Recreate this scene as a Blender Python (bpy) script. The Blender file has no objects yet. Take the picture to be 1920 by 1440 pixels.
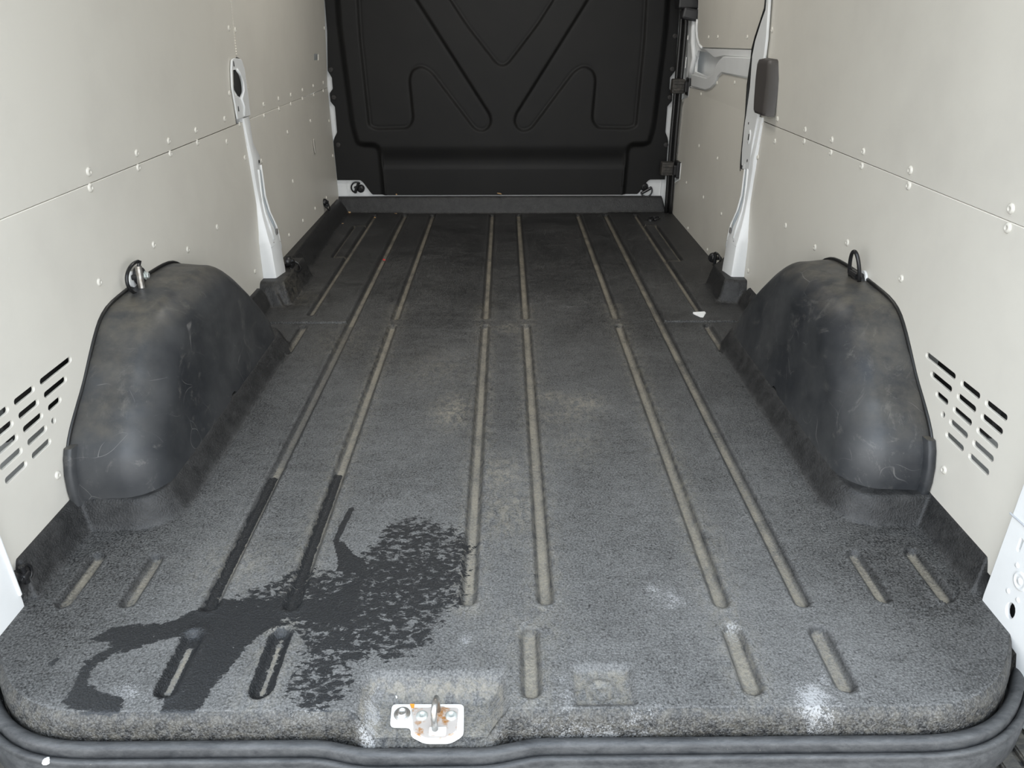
import bpy, bmesh, math, random
import numpy as np
from mathutils import Vector, Matrix

# ------------------------------------------------------------------ camera, sky, exposure
SC = bpy.context.scene
COL = SC.collection
F = 1400.0; HC = 0.95                       # focal length in pixels of the 1920 px frame, eye height over the load floor
TH = math.atan(690 / F); PS = math.atan(14 * math.cos(TH) / F)
FW = Vector((math.sin(PS) * math.cos(TH), math.cos(PS) * math.cos(TH), -math.sin(TH)))
RT = Vector((math.cos(PS), -math.sin(PS), 0.0))
UP = RT.cross(FW)
CP = Vector((0, 0, HC))
cd = bpy.data.cameras.new('camera'); cam = bpy.data.objects.new('camera', cd); COL.objects.link(cam)
cd.sensor_fit = 'HORIZONTAL'; cd.sensor_width = 36; cd.lens = F / 1920 * 36; cd.clip_start = .02; cd.clip_end = 200
cam.matrix_world = Matrix(((RT.x, UP.x, -FW.x, 0), (RT.y, UP.y, -FW.y, 0), (RT.z, UP.z, -FW.z, HC), (0, 0, 0, 1)))
SC.camera = cam
SC.view_settings.view_transform = 'Standard'; SC.view_settings.look = 'None'
SC.view_settings.exposure = 1.12; SC.view_settings.gamma = 1; SC.view_settings.use_curve_mapping = False
SC.cycles.use_denoising = True
SC.cycles.max_bounces = 10; SC.cycles.diffuse_bounces = 8

wd = bpy.data.worlds.new('sky'); SC.world = wd; wd.use_nodes = True
nt = wd.node_tree; nt.nodes.clear()
wo = nt.nodes.new('ShaderNodeOutputWorld'); wb = nt.nodes.new('ShaderNodeBackground')
wt = nt.nodes.new('ShaderNodeTexCoord'); ws = nt.nodes.new('ShaderNodeSeparateXYZ'); wr = nt.nodes.new('ShaderNodeValToRGB')
nt.links.new(wt.outputs['Generated'], ws.inputs[0]); nt.links.new(ws.outputs['Z'], wr.inputs[0])
wr.color_ramp.elements[0].position = 0.0; wr.color_ramp.elements[0].color = (1.0, .985, .95, 1)
wr.color_ramp.elements[1].position = .8; wr.color_ramp.elements[1].color = (.74, .86, 1.0, 1)
nt.links.new(wr.outputs[0], wb.inputs[0]); wb.inputs[1].default_value = 2.0
nt.links.new(wb.outputs[0], wo.inputs[0])
pl = bpy.data.lights.new('rear_opening_portal', 'AREA'); pl.shape = 'RECTANGLE'; pl.size = 1.9; pl.size_y = 2.1
pl.cycles.is_portal = True
po = bpy.data.objects.new('rear_opening_portal', pl); COL.objects.link(po)
po.location = (0, .70, .75); po.rotation_euler = (math.radians(90), 0, 0)      # faces +Y, into the van
LAMP_W = 4.0

# ------------------------------------------------------------------ pixel -> point on a real plane
def ray(x, y): return FW + RT * ((x - 960) / F) + UP * ((720 - y) / F)
def atz(x, y, z=0.0):
    d = ray(x, y); return CP + d * ((z - HC) / d.z)
def aty(x, y, v):
    d = ray(x, y); return CP + d * (v / d.y)
def atx(x, y, v):
    d = ray(x, y); return CP + d * (v / d.x)
XW = {-1: .890, 1: .881}
def wallx(z, s): return XW[s] - .067 * max(z - .63, 0)
def onwall(x, y, s):
    p = atx(x, y, s * XW[s])
    for _ in range(4): p = atx(x, y, s * wallx(p.z, s))
    return p

# ------------------------------------------------------------------ materials
def mat(name): 
    m = bpy.data.materials.new(name); m.use_nodes = True
    return m, m.node_tree, m.node_tree.nodes['Principled BSDF']
def N(nt, t, **kw):
    n = nt.nodes.new(t)
    for k, v in kw.items():
        if k in n.inputs.keys() if isinstance(k, str) else False: n.inputs[k].default_value = v
        else: setattr(n, k, v)
    return n
def noise(nt, scale, detail=3, rough=.55, vec=None, dist=0):
    n = nt.nodes.new('ShaderNodeTexNoise'); n.inputs['Scale'].default_value = scale; n.inputs['Detail'].default_value = detail
    n.inputs['Roughness'].default_value = rough; n.inputs['Distortion'].default_value = dist
    if vec is not None: nt.links.new(vec, n.inputs['Vector'])
    return n.outputs['Fac']
def coords(nt, scale=(1, 1, 1)):
    g = nt.nodes.new('ShaderNodeNewGeometry'); 
    if scale == (1, 1, 1): return g.outputs['Position']
    m = nt.nodes.new('ShaderNodeMapping'); m.inputs['Scale'].default_value = scale
    nt.links.new(g.outputs['Position'], m.inputs['Vector']); return m.outputs[0]
def ramp(nt, src, a, b, ca=0.0, cb=1.0):
    n = nt.nodes.new('ShaderNodeMapRange'); n.inputs['From Min'].default_value = a; n.inputs['From Max'].default_value = b
    n.inputs['To Min'].default_value = ca; n.inputs['To Max'].default_value = cb; nt.links.new(src, n.inputs['Value'])
    return n.outputs[0]
def mix(nt, fac, a, b):
    n = nt.nodes.new('ShaderNodeMix'); n.data_type = 'RGBA'
    for s, v in ((0, fac), (6, a), (7, b)):
        if hasattr(v, 'is_linked') or hasattr(v, 'links'): nt.links.new(v, n.inputs[s])
        else: n.inputs[s].default_value = v if s == 0 else (*v, 1)
    return n.outputs[2]
def mth(nt, op, a, b=0.0, clamp=False):
    n = nt.nodes.new('ShaderNodeMath'); n.operation = op; n.use_clamp = clamp
    for i, v in enumerate((a, b)):
        if isinstance(v, (int, float)): n.inputs[i].default_value = v
        else: nt.links.new(v, n.inputs[i])
    return n.outputs[0]
def bump(nt, h, strength, dist, bs, normal=None):
    n = nt.nodes.new('ShaderNodeBump'); n.inputs['Strength'].default_value = strength; n.inputs['Distance'].default_value = dist
    nt.links.new(h, n.inputs['Height'])
    if normal is not None: nt.links.new(normal, n.inputs['Normal'])
    nt.links.new(n.outputs[0], bs.inputs['Normal']); return n.outputs[0]
def attr(nt, name):
    n = nt.nodes.new('ShaderNodeAttribute'); n.attribute_name = name; return n.outputs['Fac']
def simple(name, c, rough=.5, metal=0.0, c2=None, nscale=30, thr=(.45, .7), bstr=0, bscale=300, spec=None):
    m, nt, b = mat(name)
    b.inputs['Base Color'].default_value = (*c, 1); b.inputs['Roughness'].default_value = rough; b.inputs['Metallic'].default_value = metal
    if spec is not None: b.inputs['Specular IOR Level'].default_value = spec
    P = coords(nt)
    if c2: nt.links.new(mix(nt, ramp(nt, noise(nt, nscale, 5, .6, P), *thr), c, c2), b.inputs['Base Color'])
    if bstr: bump(nt, noise(nt, bscale, 2, .5, P), bstr, .002, b)
    return m

M = {}
M['panel'] = simple('grey_beige_wall_panel', (.66, .635, .575), .42, c2=(.62, .595, .54), nscale=4, bstr=.05, bscale=900)
# scuffs on the panels
_m, _nt, _b = M['panel'], M['panel'].node_tree, M['panel'].node_tree.nodes['Principled BSDF']
_P = coords(_nt, (1, 1, 1)); _s = ramp(_nt, noise(_nt, 26, 8, .75, _P, 1.2), .66, .70)
_k = _nt.nodes.new('ShaderNodeMix'); _k.data_type = 'RGBA'
_prev = _b.inputs['Base Color'].links[0].from_socket
_k.inputs[7].default_value = (.70, .69, .66, 1); _nt.links.new(mth(_nt, 'MULTIPLY', _s, .35), _k.inputs[0]); _nt.links.new(_prev, _k.inputs[6])
_nt.links.new(_k.outputs[2], _b.inputs['Base Color'])
M['rivet'] = simple('pale_plastic_rivet', (.65, .625, .565), .35)
M['rivet_pin'] = simple('rivet_pin_shadow', (.40, .385, .35), .5)
M['white'] = simple('white_body_paint', (.79, .80, .80), .25, c2=(.75, .76, .76), nscale=7)
M['black'] = simple('black_plastic', (.012, .012, .013), .38)
M['ring'] = simple('black_coated_steel', (.02, .02, .021), .22, .3)
M['steel'] = simple('worn_steel', (.40, .39, .37), .3, .8, c2=(.25, .22, .19), nscale=90)
M['zinc'] = simple('zinc_bolt', (.62, .66, .64), .3, .6)
M['primer'] = simple('scratched_white_plate', (.78, .78, .76), .4, c2=(.55, .53, .50), nscale=60, thr=(.5, .8))
M['rust'] = simple('rusty_base_plate', (.50, .46, .43), .45, .3, c2=(.36, .17, .05), nscale=55, thr=(.50, .62))
M['orange'] = simple('orange_paint_mark', (.75, .28, .03), .5)
M['pad'] = simple('brown_grey_rubber_pad', (.062, .056, .053), .5)
M['hollow'] = simple('dark_cavity', (.02, .02, .02), .9)  # near-black backing and discs standing in for shade inside openings
M['wood'] = simple('pale_wood_chip', (.55, .36, .18), .8, c2=(.35, .2, .09), nscale=200)
M['red'] = simple('red_chip', (.55, .02, .02), .6)
M['paper'] = simple('white_chip', (.85, .85, .83), .7)
M['roof'] = simple('pale_roof_lining', (.74, .73, .70), .7)
M['ground'] = simple('pale_concrete_ground', (.42, .41, .39), .9, c2=(.34, .33, .31), nscale=3, bstr=.3, bscale=60)
M['dirty_black'] = simple('dusty_black_catch', (.035, .033, .03), .6, c2=(.09, .08, .07), nscale=60)
M['thread'] = simple('panel_edge_beads', (.72, .68, .60), .5)

def liner_mat(name, wheel=False):
    m, nt, b = mat(name); P = coords(nt)
    if wheel:
        c = mix(nt, ramp(nt, noise(nt, 5, 6, .6, P), .35, .75), (.019, .021, .0245), (.064, .065, .066))
        Q = coords(nt, (1.0, .55, .8)); w = nt.nodes.new('ShaderNodeTexWave')
        s = ramp(nt, noise(nt, 10, 10, .75, Q, 2.6), .56, .66)
        c = mix(nt, mth(nt, 'MULTIPLY', s, .50), c, (.13, .125, .115))
        v = nt.nodes.new('ShaderNodeTexVoronoi'); v.feature = 'DISTANCE_TO_EDGE'; v.inputs['Scale'].default_value = 6.5
        d = nt.nodes.new('ShaderNodeTexNoise'); d.inputs['Scale'].default_value = 4; nt.links.new(P, d.inputs['Vector'])
        vm = nt.nodes.new('ShaderNodeVectorMath'); vm.operation = 'MULTIPLY_ADD'; nt.links.new(d.outputs['Color'], vm.inputs[0])
        vm.inputs[1].default_value = (.5, .5, .5); nt.links.new(P, vm.inputs[2]); nt.links.new(vm.outputs[0], v.inputs['Vector'])
        ln = ramp(nt, v.outputs['Distance'], .0, .006, 1, 0)
        ln = mth(nt, 'MULTIPLY', ln, ramp(nt, noise(nt, 9, 3, .6, P), .52, .66))
        c = mix(nt, mth(nt, 'MULTIPLY', ln, .75), c, (.26, .25, .24))
        g = nt.nodes.new('ShaderNodeNewGeometry'); sx = nt.nodes.new('ShaderNodeSeparateXYZ'); nt.links.new(g.outputs['Normal'], sx.inputs[0])
        up = mth(nt, 'MULTIPLY', ramp(nt, sx.outputs['Z'], .5, 1), ramp(nt, noise(nt, 14, 6, .65, P), .38, .68))
        c = mix(nt, mth(nt, 'MULTIPLY', up, .85), c, (.13, .115, .09))
        nt.links.new(c, b.inputs['Base Color']); b.inputs['Roughness'].default_value = .42
        nt.links.new(ramp(nt, noise(nt, 12, 5, .6, P), .3, .7, .36, .56), b.inputs['Roughness'])
        bump(nt, noise(nt, 700, 2, .5, P), .10, .001, b)
        return m
    groove, wet, powder, clean, tan, soil = (attr(nt, n) for n in ('groove', 'wet', 'powder', 'clean', 'tan', 'soil'))
    fine = noise(nt, 260, 4, .75, P); mid = noise(nt, 34, 6, .7, P); big = noise(nt, 3.2, 5, .6, P, .6)
    brush = noise(nt, 20, 7, .72, coords(nt, (.35, 1.5, 1)), .8)
    # ground-in grey dust, plus grain glints and some light falloff put into colour
    wear = mth(nt, 'ADD', mth(nt, 'MULTIPLY', fine, 1.9), mth(nt, 'ADD', mth(nt, 'MULTIPLY', mid, .45), mth(nt, 'MULTIPLY', big, .55)))
    wear = mth(nt, 'ADD', wear, mth(nt, 'MULTIPLY', brush, .35))
    wear = mth(nt, 'ADD', wear, mth(nt, 'MULTIPLY', soil, .42))
    vg = nt.nodes.new('ShaderNodeTexVoronoi'); vg.inputs['Scale'].default_value = 300; nt.links.new(P, vg.inputs['Vector'])
    sp2 = ramp(nt, noise(nt, 480, 2, .7, P), .56, .70)
    wear = mth(nt, 'ADD', wear, mth(nt, 'SUBTRACT', mth(nt, 'MULTIPLY', sp2, .30), mth(nt, 'MULTIPLY', vg.outputs['Distance'], .55)))  # painted grain: pale specks for highlights, darkened crevices for shade
    wf = ramp(nt, wear, 1.22, 2.22)
    c = mix(nt, wf, (.0075, .0078, .0084), (.190, .188, .183))
    # clean black plastic on lips and skirts; channel walls get painted shade too
    c = mix(nt, mth(nt, 'MULTIPLY', clean, .9), c, mix(nt, ramp(nt, mid, .4, .75), (.0095, .0097, .0102), (.034, .0335, .0335)))
    # tan smudges
    t = mth(nt, 'MULTIPLY', tan, ramp(nt, noise(nt, 70, 6, .75, coords(nt, (1, .6, 1)), .5), .42, .62))
    c = mix(nt, mth(nt, 'MULTIPLY', t, .75), c, (.30, .27, .21))
    # dust lying in the channels
    gd = mth(nt, 'MULTIPLY', groove, ramp(nt, mth(nt, 'ADD', mth(nt, 'MULTIPLY', noise(nt, 160, 4, .7, P), .6), mth(nt, 'MULTIPLY', noise(nt, 12, 3, .6, P), .5)), .36, .62), True)
    c = mix(nt, mth(nt, 'MULTIPLY', gd, .9), c, mix(nt, noise(nt, 240, 3, .7, P), (.17, .145, .105), (.36, .33, .27)))
    # white powder
    pn = mth(nt, 'ADD', mth(nt, 'MULTIPLY', noise(nt, 300, 4, .85, P), .95), mth(nt, 'MULTIPLY', noise(nt, 38, 5, .7, P), .5))
    pf = ramp(nt, mth(nt, 'ADD', pn, mth(nt, 'MULTIPLY', powder, .40)), .98, 1.06)
    c = mix(nt, mth(nt, 'MULTIPLY', mth(nt, 'MULTIPLY', pf, powder, True), .85), c, (.40, .40, .40))
    # water
    wn = mth(nt, 'ADD', mth(nt, 'MULTIPLY', noise(nt, 95, 6, .72, coords(nt, (.6, 1, 1)), .5), .78), mth(nt, 'MULTIPLY', noise(nt, 30, 4, .6, P), .22))
    wn = mth(nt, 'ADD', mth(nt, 'MULTIPLY', mth(nt, 'SUBTRACT', wn, .5), 1.7), .5)
    wfz = ramp(nt, mth(nt, 'MULTIPLY', mth(nt, 'ADD', wn, wet), mth(nt, 'GREATER_THAN', wet, .12)), .985, 1.02)
    spk = ramp(nt, noise(nt, 380, 3, .7, P), .60, .68)
    wcol = mix(nt, mth(nt, 'MULTIPLY', spk, .55), (.013, .0142, .016), (.12, .12, .12))
    c = mix(nt, wfz, c, wcol)
    nt.links.new(c, b.inputs['Base Color'])
    r = nt.nodes.new('ShaderNodeMix'); nt.links.new(wfz, r.inputs[0]); nt.links.new(ramp(nt, wf, 0, 1, .45, .8), r.inputs[2]); r.inputs[3].default_value = .42
    nt.links.new(r.outputs[0], b.inputs['Roughness'])
    vo = nt.nodes.new('ShaderNodeTexVoronoi'); vo.inputs['Scale'].default_value = 260; nt.links.new(P, vo.inputs['Vector'])
    h = mth(nt, 'ADD', mth(nt, 'MULTIPLY', vo.outputs['Distance'], .6), mth(nt, 'MULTIPLY', noise(nt, 420, 3, .6, P), .6))
    h = mth(nt, 'ADD', h, mth(nt, 'MULTIPLY', noise(nt, 60, 3, .6, P), .8))
    bump(nt, h, .7, .0018, b)
    return m
M['liner'] = liner_mat('black_grained_floor_liner')
M['arch'] = liner_mat('scuffed_wheel_arch_plastic', True)

def bulk_mat():
    m, nt, b = mat('black_moulded_bulkhead'); P = coords(nt)
    c = mix(nt, ramp(nt, noise(nt, 5, 5, .6, P), .35, .75), (.0036, .0036, .0038), (.0066, .0063, .0060))
    s = ramp(nt, noise(nt, 38, 9, .8, coords(nt, (.6, 1, 1.2)), 2.5), .735, .76)
    c = mix(nt, mth(nt, 'MULTIPLY', s, .35), c, (.10, .10, .10))
    nt.links.new(c, b.inputs['Base Color']); b.inputs['Roughness'].default_value = .62; b.inputs['Specular IOR Level'].default_value = .35
    bump(nt, noise(nt, 900, 2, .5, P), .12, .001, b); return m
M['bulk'] = bulk_mat()
def rubber(name, dusty):
    m, nt, b = mat(name); P = coords(nt, (.5, 2.5, 1))
    c = mix(nt, ramp(nt, noise(nt, 34, 10, .82, P, .3), .36, .68), (.020, .021, .023), dusty)
    s = ramp(nt, noise(nt, 170, 4, .8, coords(nt)), .70, .74)
    c = mix(nt, mth(nt, 'MULTIPLY', s, .6), c, (.48, .44, .36))
    nt.links.new(c, b.inputs['Base Color']); b.inputs['Roughness'].default_value = .52
    bump(nt, noise(nt, 200, 4, .7, coords(nt)), .35, .001, b); return m
M['seal'] = rubber('dusty_seal_rubber', (.085, .085, .085))
M['step'] = rubber('dusty_step_plastic', (.13, .118, .095))
M['seal_clean'] = simple('black_door_seal', (.014, .014, .014), .35)

# ------------------------------------------------------------------ object helpers
def tag(o, label=None, cat=None, group=None, kind=None):
    if label: o['label'] = label
    if cat: o['category'] = cat
    if group: o['group'] = group
    if kind: o['kind'] = kind
    return o
def empty(name, loc=(0, 0, 0), parent=None):
    o = bpy.data.objects.new(name, None); o.empty_display_size = .05; COL.objects.link(o)
    o.parent = parent; o.location = loc; return o
def link(name, me, m, parent=None, smooth=False):
    if m is not None and not me.materials: me.materials.append(m)
    o = bpy.data.objects.new(name, me); COL.objects.link(o); o.parent = parent
    if smooth:
        me.polygons.foreach_set('use_smooth', [True] * len(me.polygons))
    return o
def frombm(name, bm, m, parent=None, smooth=False):
    bmesh.ops.recalc_face_normals(bm, faces=bm.faces)
    me = bpy.data.meshes.new(name); bm.to_mesh(me); bm.free(); return link(name, me, m, parent, smooth)
def autosmooth(o, ang=40):
    me = o.data; me.polygons.foreach_set('use_smooth', [True] * len(me.polygons))
    bm = bmesh.new(); bm.from_mesh(me)
    for e in bm.edges:
        if len(e.link_faces) == 2 and e.calc_face_angle(0) > math.radians(ang): e.smooth = False
    bm.to_mesh(me); bm.free(); return o
def bevbox(bm, c, s, bev=.002, rot=None, seg=2):
    r = bmesh.ops.create_cube(bm, size=1)
    vs = r['verts']; bmesh.ops.scale(bm, vec=s, verts=vs)
    es = list({e for v in vs for e in v.link_edges})
    if bev: 
        rr = bmesh.ops.bevel(bm, geom=es, offset=bev, segments=seg, affect='EDGES', profile=.5)
        vs = list({v for f in rr['faces'] for v in f.verts} | {v for v in vs if v.is_valid})
    mt = Matrix.Translation(c) @ (rot.to_4x4() if rot is not None else Matrix())
    bmesh.ops.transform(bm, matrix=mt, verts=vs)
def tube(bm, pts, r, seg=10, closed=False, cap=True):
    pts = [Vector(p) for p in pts]; n = len(pts); rings = []
    nrm = None
    for i, p in enumerate(pts):
        a = pts[(i - 1) % n] if (closed or i > 0) else p; b = pts[(i + 1) % n] if (closed or i < n - 1) else p
        t = (b - a).normalized()
        if nrm is None: nrm = t.orthogonal().normalized()
        nrm = (nrm - t * nrm.dot(t)).normalized(); bi = t.cross(nrm)
        rr = r[i] if isinstance(r, (list, tuple)) else r
        rings.append([bm.verts.new(p + (nrm * math.cos(2 * math.pi * k / seg) + bi * math.sin(2 * math.pi * k / seg)) * rr) for k in range(seg)])
    for i in range(n if closed else n - 1):
        A, B = rings[i], rings[(i + 1) % n]
        off = 0
        if closed and i == n - 1:
            off = min(range(seg), key=lambda q: (B[q].co - A[0].co).length)
        for k in range(seg): bm.faces.new((A[k], A[(k + 1) % seg], B[(k + 1 + off) % seg], B[(k + off) % seg]))
    if cap and not closed: bm.faces.new(rings[0][::-1]); bm.faces.new(rings[-1])
def lathe(bm, prof, seg=20, mt=None):
    rings = []; new = []
    for r, z in prof:
        if r < 1e-6: v = [bm.verts.new((0, 0, z))]
        else: v = [bm.verts.new((r * math.cos(2 * math.pi * k / seg), r * math.sin(2 * math.pi * k / seg), z)) for k in range(seg)]
        rings.append(v); new += v
    for A, B in zip(rings, rings[1:]):
        for k in range(seg):
            q = [A[k % len(A)], A[(k + 1) % len(A)], B[(k + 1) % len(B)], B[k % len(B)]]
            q = list(dict.fromkeys(q))
            if len(q) > 2: bm.faces.new(q)
    if mt is not None: bmesh.ops.transform(bm, matrix=mt, verts=new)
def frame_from(n, up=(0, 0, 1)):
    z = Vector(n).normalized(); x = Vector(up).cross(z)
    if x.length < 1e-4: x = Vector((1, 0, 0))
    x.normalize(); y = z.cross(x); return Matrix((x, y, z)).transposed()
def plate(name, outline, holes, thick, mapf, m, parent=None, bev=.001, sub=None):
    cu = bpy.data.curves.new(name, 'CURVE'); cu.dimensions = '2D'; cu.fill_mode = 'BOTH'
    cu.extrude = thick / 2 - bev; cu.bevel_depth = bev; cu.bevel_resolution = 1; cu.offset = -bev
    for pl_ in [outline] + list(holes):
        s = cu.splines.new('POLY'); s.points.add(len(pl_) - 1)
        for i, p in enumerate(pl_): s.points[i].co = (p[0], p[1], 0, 1)
        s.use_cyclic_u = True
    t = bpy.data.objects.new(name + '_tmp', cu); me = t.to_mesh().copy(); t.to_mesh_clear()
    bpy.data.objects.remove(t); bpy.data.curves.remove(cu)
    bm = bmesh.new(); bm.from_mesh(me); bmesh.ops.remove_doubles(bm, verts=bm.verts, dist=1e-5)
    bmesh.ops.bisect_plane(bm, geom=bm.verts[:] + bm.edges[:] + bm.faces[:], plane_co=(0, .63, 0), plane_no=(0, 1, 0), dist=1e-6)
    for v in bm.verts: v.co = mapf(v.co.x, v.co.y, v.co.z + thick / 2)
    bmesh.ops.recalc_face_normals(bm, faces=bm.faces); bm.to_mesh(me); bm.free()
    me.name = name; return link(name, me, m, parent)
def wmap(s, base=0.0):      # plate lying on the side wall: u = y, v = z, w = out of the cabin
    return lambda u, v, w: Vector((s * (wallx(v, s) + base + w), u, v))
def slot(u0, u1, v, r, n=6):
    pts = []
    for k in range(n + 1): a = -math.pi / 2 + math.pi * k / n; pts.append((u1 - r + r * math.cos(a), v + r * math.sin(a)))
    for k in range(n + 1): a = math.pi / 2 + math.pi * k / n; pts.append((u0 + r + r * math.cos(a), v + r * math.sin(a)))
    return pts
def rrect(x0, x1, y0, y1, r, n=4):
    p = []
    for cx, cy, a0 in ((x1 - r, y0 + r, -90), (x1 - r, y1 - r, 0), (x0 + r, y1 - r, 90), (x0 + r, y0 + r, 180)):
        for k in range(n + 1): a = math.radians(a0 + 90 * k / n); p.append((cx + r * math.cos(a), cy + r * math.sin(a)))
    return p
def rpoly(pts, r, n=4):     # polygon with rounded corners
    out = []; L = len(pts)
    for i in range(L):
        p = Vector(pts[i]); a = Vector(pts[i - 1]); b = Vector(pts[(i + 1) % L])
        da, db = (a - p), (b - p); q = min(r, da.length * .45, db.length * .45)
        A, B = p + da.normalized() * q, p + db.normalized() * q
        for k in range(n + 1):
            t = k / n; out.append(tuple(A * (1 - t) ** 2 + p * 2 * t * (1 - t) + B * t * t))
    return out

# ------------------------------------------------------------------ numpy fields
def sst(a, b, x): t = np.clip((x - a) / (b - a), 0, 1); return t * t * (3 - 2 * t)
def sd_poly(px, py, poly):  # signed distance, negative inside
    d = np.full(px.shape, 1e9); inside = np.zeros(px.shape, bool); n = len(poly)
    for i in range(n):
        ax, ay = poly[i][0], poly[i][1]; bx, by = poly[(i + 1) % n][0], poly[(i + 1) % n][1]
        ex, ey = bx - ax, by - ay; wx, wy = px - ax, py - ay
        t = np.clip((wx * ex + wy * ey) / (ex * ex + ey * ey + 1e-12), 0, 1)
        d = np.minimum(d, np.hypot(wx - ex * t, wy - ey * t))
        c = ((ay > py) != (by > py)) & (px < (bx - ax) * (py - ay) / ((by - ay) if abs(by - ay) > 1e-12 else 1e-12) + ax)
        inside ^= c
    return np.where(inside, -d, d)
def sd_rr(x, y, x0, x1, y0, y1, r):
    cx, cy = (x0 + x1) / 2, (y0 + y1) / 2
    qx = np.abs(x - cx) - (x1 - x0) / 2 + r; qy = np.abs(y - cy) - (y1 - y0) / 2 + r
    return np.hypot(np.maximum(qx, 0), np.maximum(qy, 0)) + np.minimum(np.maximum(qx, qy), 0) - r
def sd_seg(x, y, ax, ay, bx, by):
    ex, ey = bx - ax, by - ay; t = np.clip(((x - ax) * ex + (y - ay) * ey) / (ex * ex + ey * ey), 0, 1)
    return np.hypot(x - ax - ex * t, y - ay - ey * t)
def grid_mesh(name, X, Y, Z, attrs=None):
    ny, nx = X.shape
    me = bpy.data.meshes.new(name); me.vertices.add(nx * ny)
    me.vertices.foreach_set('co', np.stack([X, Y, Z], -1).astype(np.float32).ravel())
    i = np.arange(nx * ny).reshape(ny, nx)
    q = np.stack([i[:-1, :-1], i[:-1, 1:], i[1:, 1:], i[1:, :-1]], -1).reshape(-1, 4)
    me.loops.add(q.size); me.loops.foreach_set('vertex_index', q.ravel().astype(np.int32))
    me.polygons.add(len(q)); me.polygons.foreach_set('loop_start', (np.arange(len(q)) * 4).astype(np.int32))
    me.update(calc_edges=True)
    me.polygons.foreach_set('use_smooth', np.ones(len(q), bool))
    for k, v in (attrs or {}).items():
        a = me.attributes.new(k, 'FLOAT', 'POINT'); a.data.foreach_set('value', v.astype(np.float32).ravel())
    me.validate(); me.update(); return me

# ================================================================== FLOOR LINER
def y_near(x):
    a = np.abs(x)
    return .7955 + .1475 * np.clip((a - .60) / .262, 0, 1) ** 3.0 - .020 * (sst(-.245, -.205, x) - sst(-.035, .005, x))
GR = []                                          # channels: x, y0, y1, half width
for s in (-1, 1):
    GR += [(s * .070, 1.03, 2.385, .0145), (s * .070, 2.44, 3.975, .0145), (s * .387, 1.02, 2.385, .0145), (s * .387, 2.44, 3.975, .0145),
           (s * .534, 1.02, 3.975, .0145), (s * .387, .828, .975, .0165), (s * .536, .832, .972, .0165),
           (s * .685, 1.03, 1.175, .014), (s * .800, 1.03, 1.18, .014), (s * .690, 2.47, 3.955, .012), (s * .690, 2.14, 2.385, .014)]
GR.append((.038, .825, .972, .0155))
for s, y0, y1 in ((-1, 3.18, 3.72), (1, 3.12, 3.72)): GR.append((s * .757, y0, y1, .008))
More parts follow.
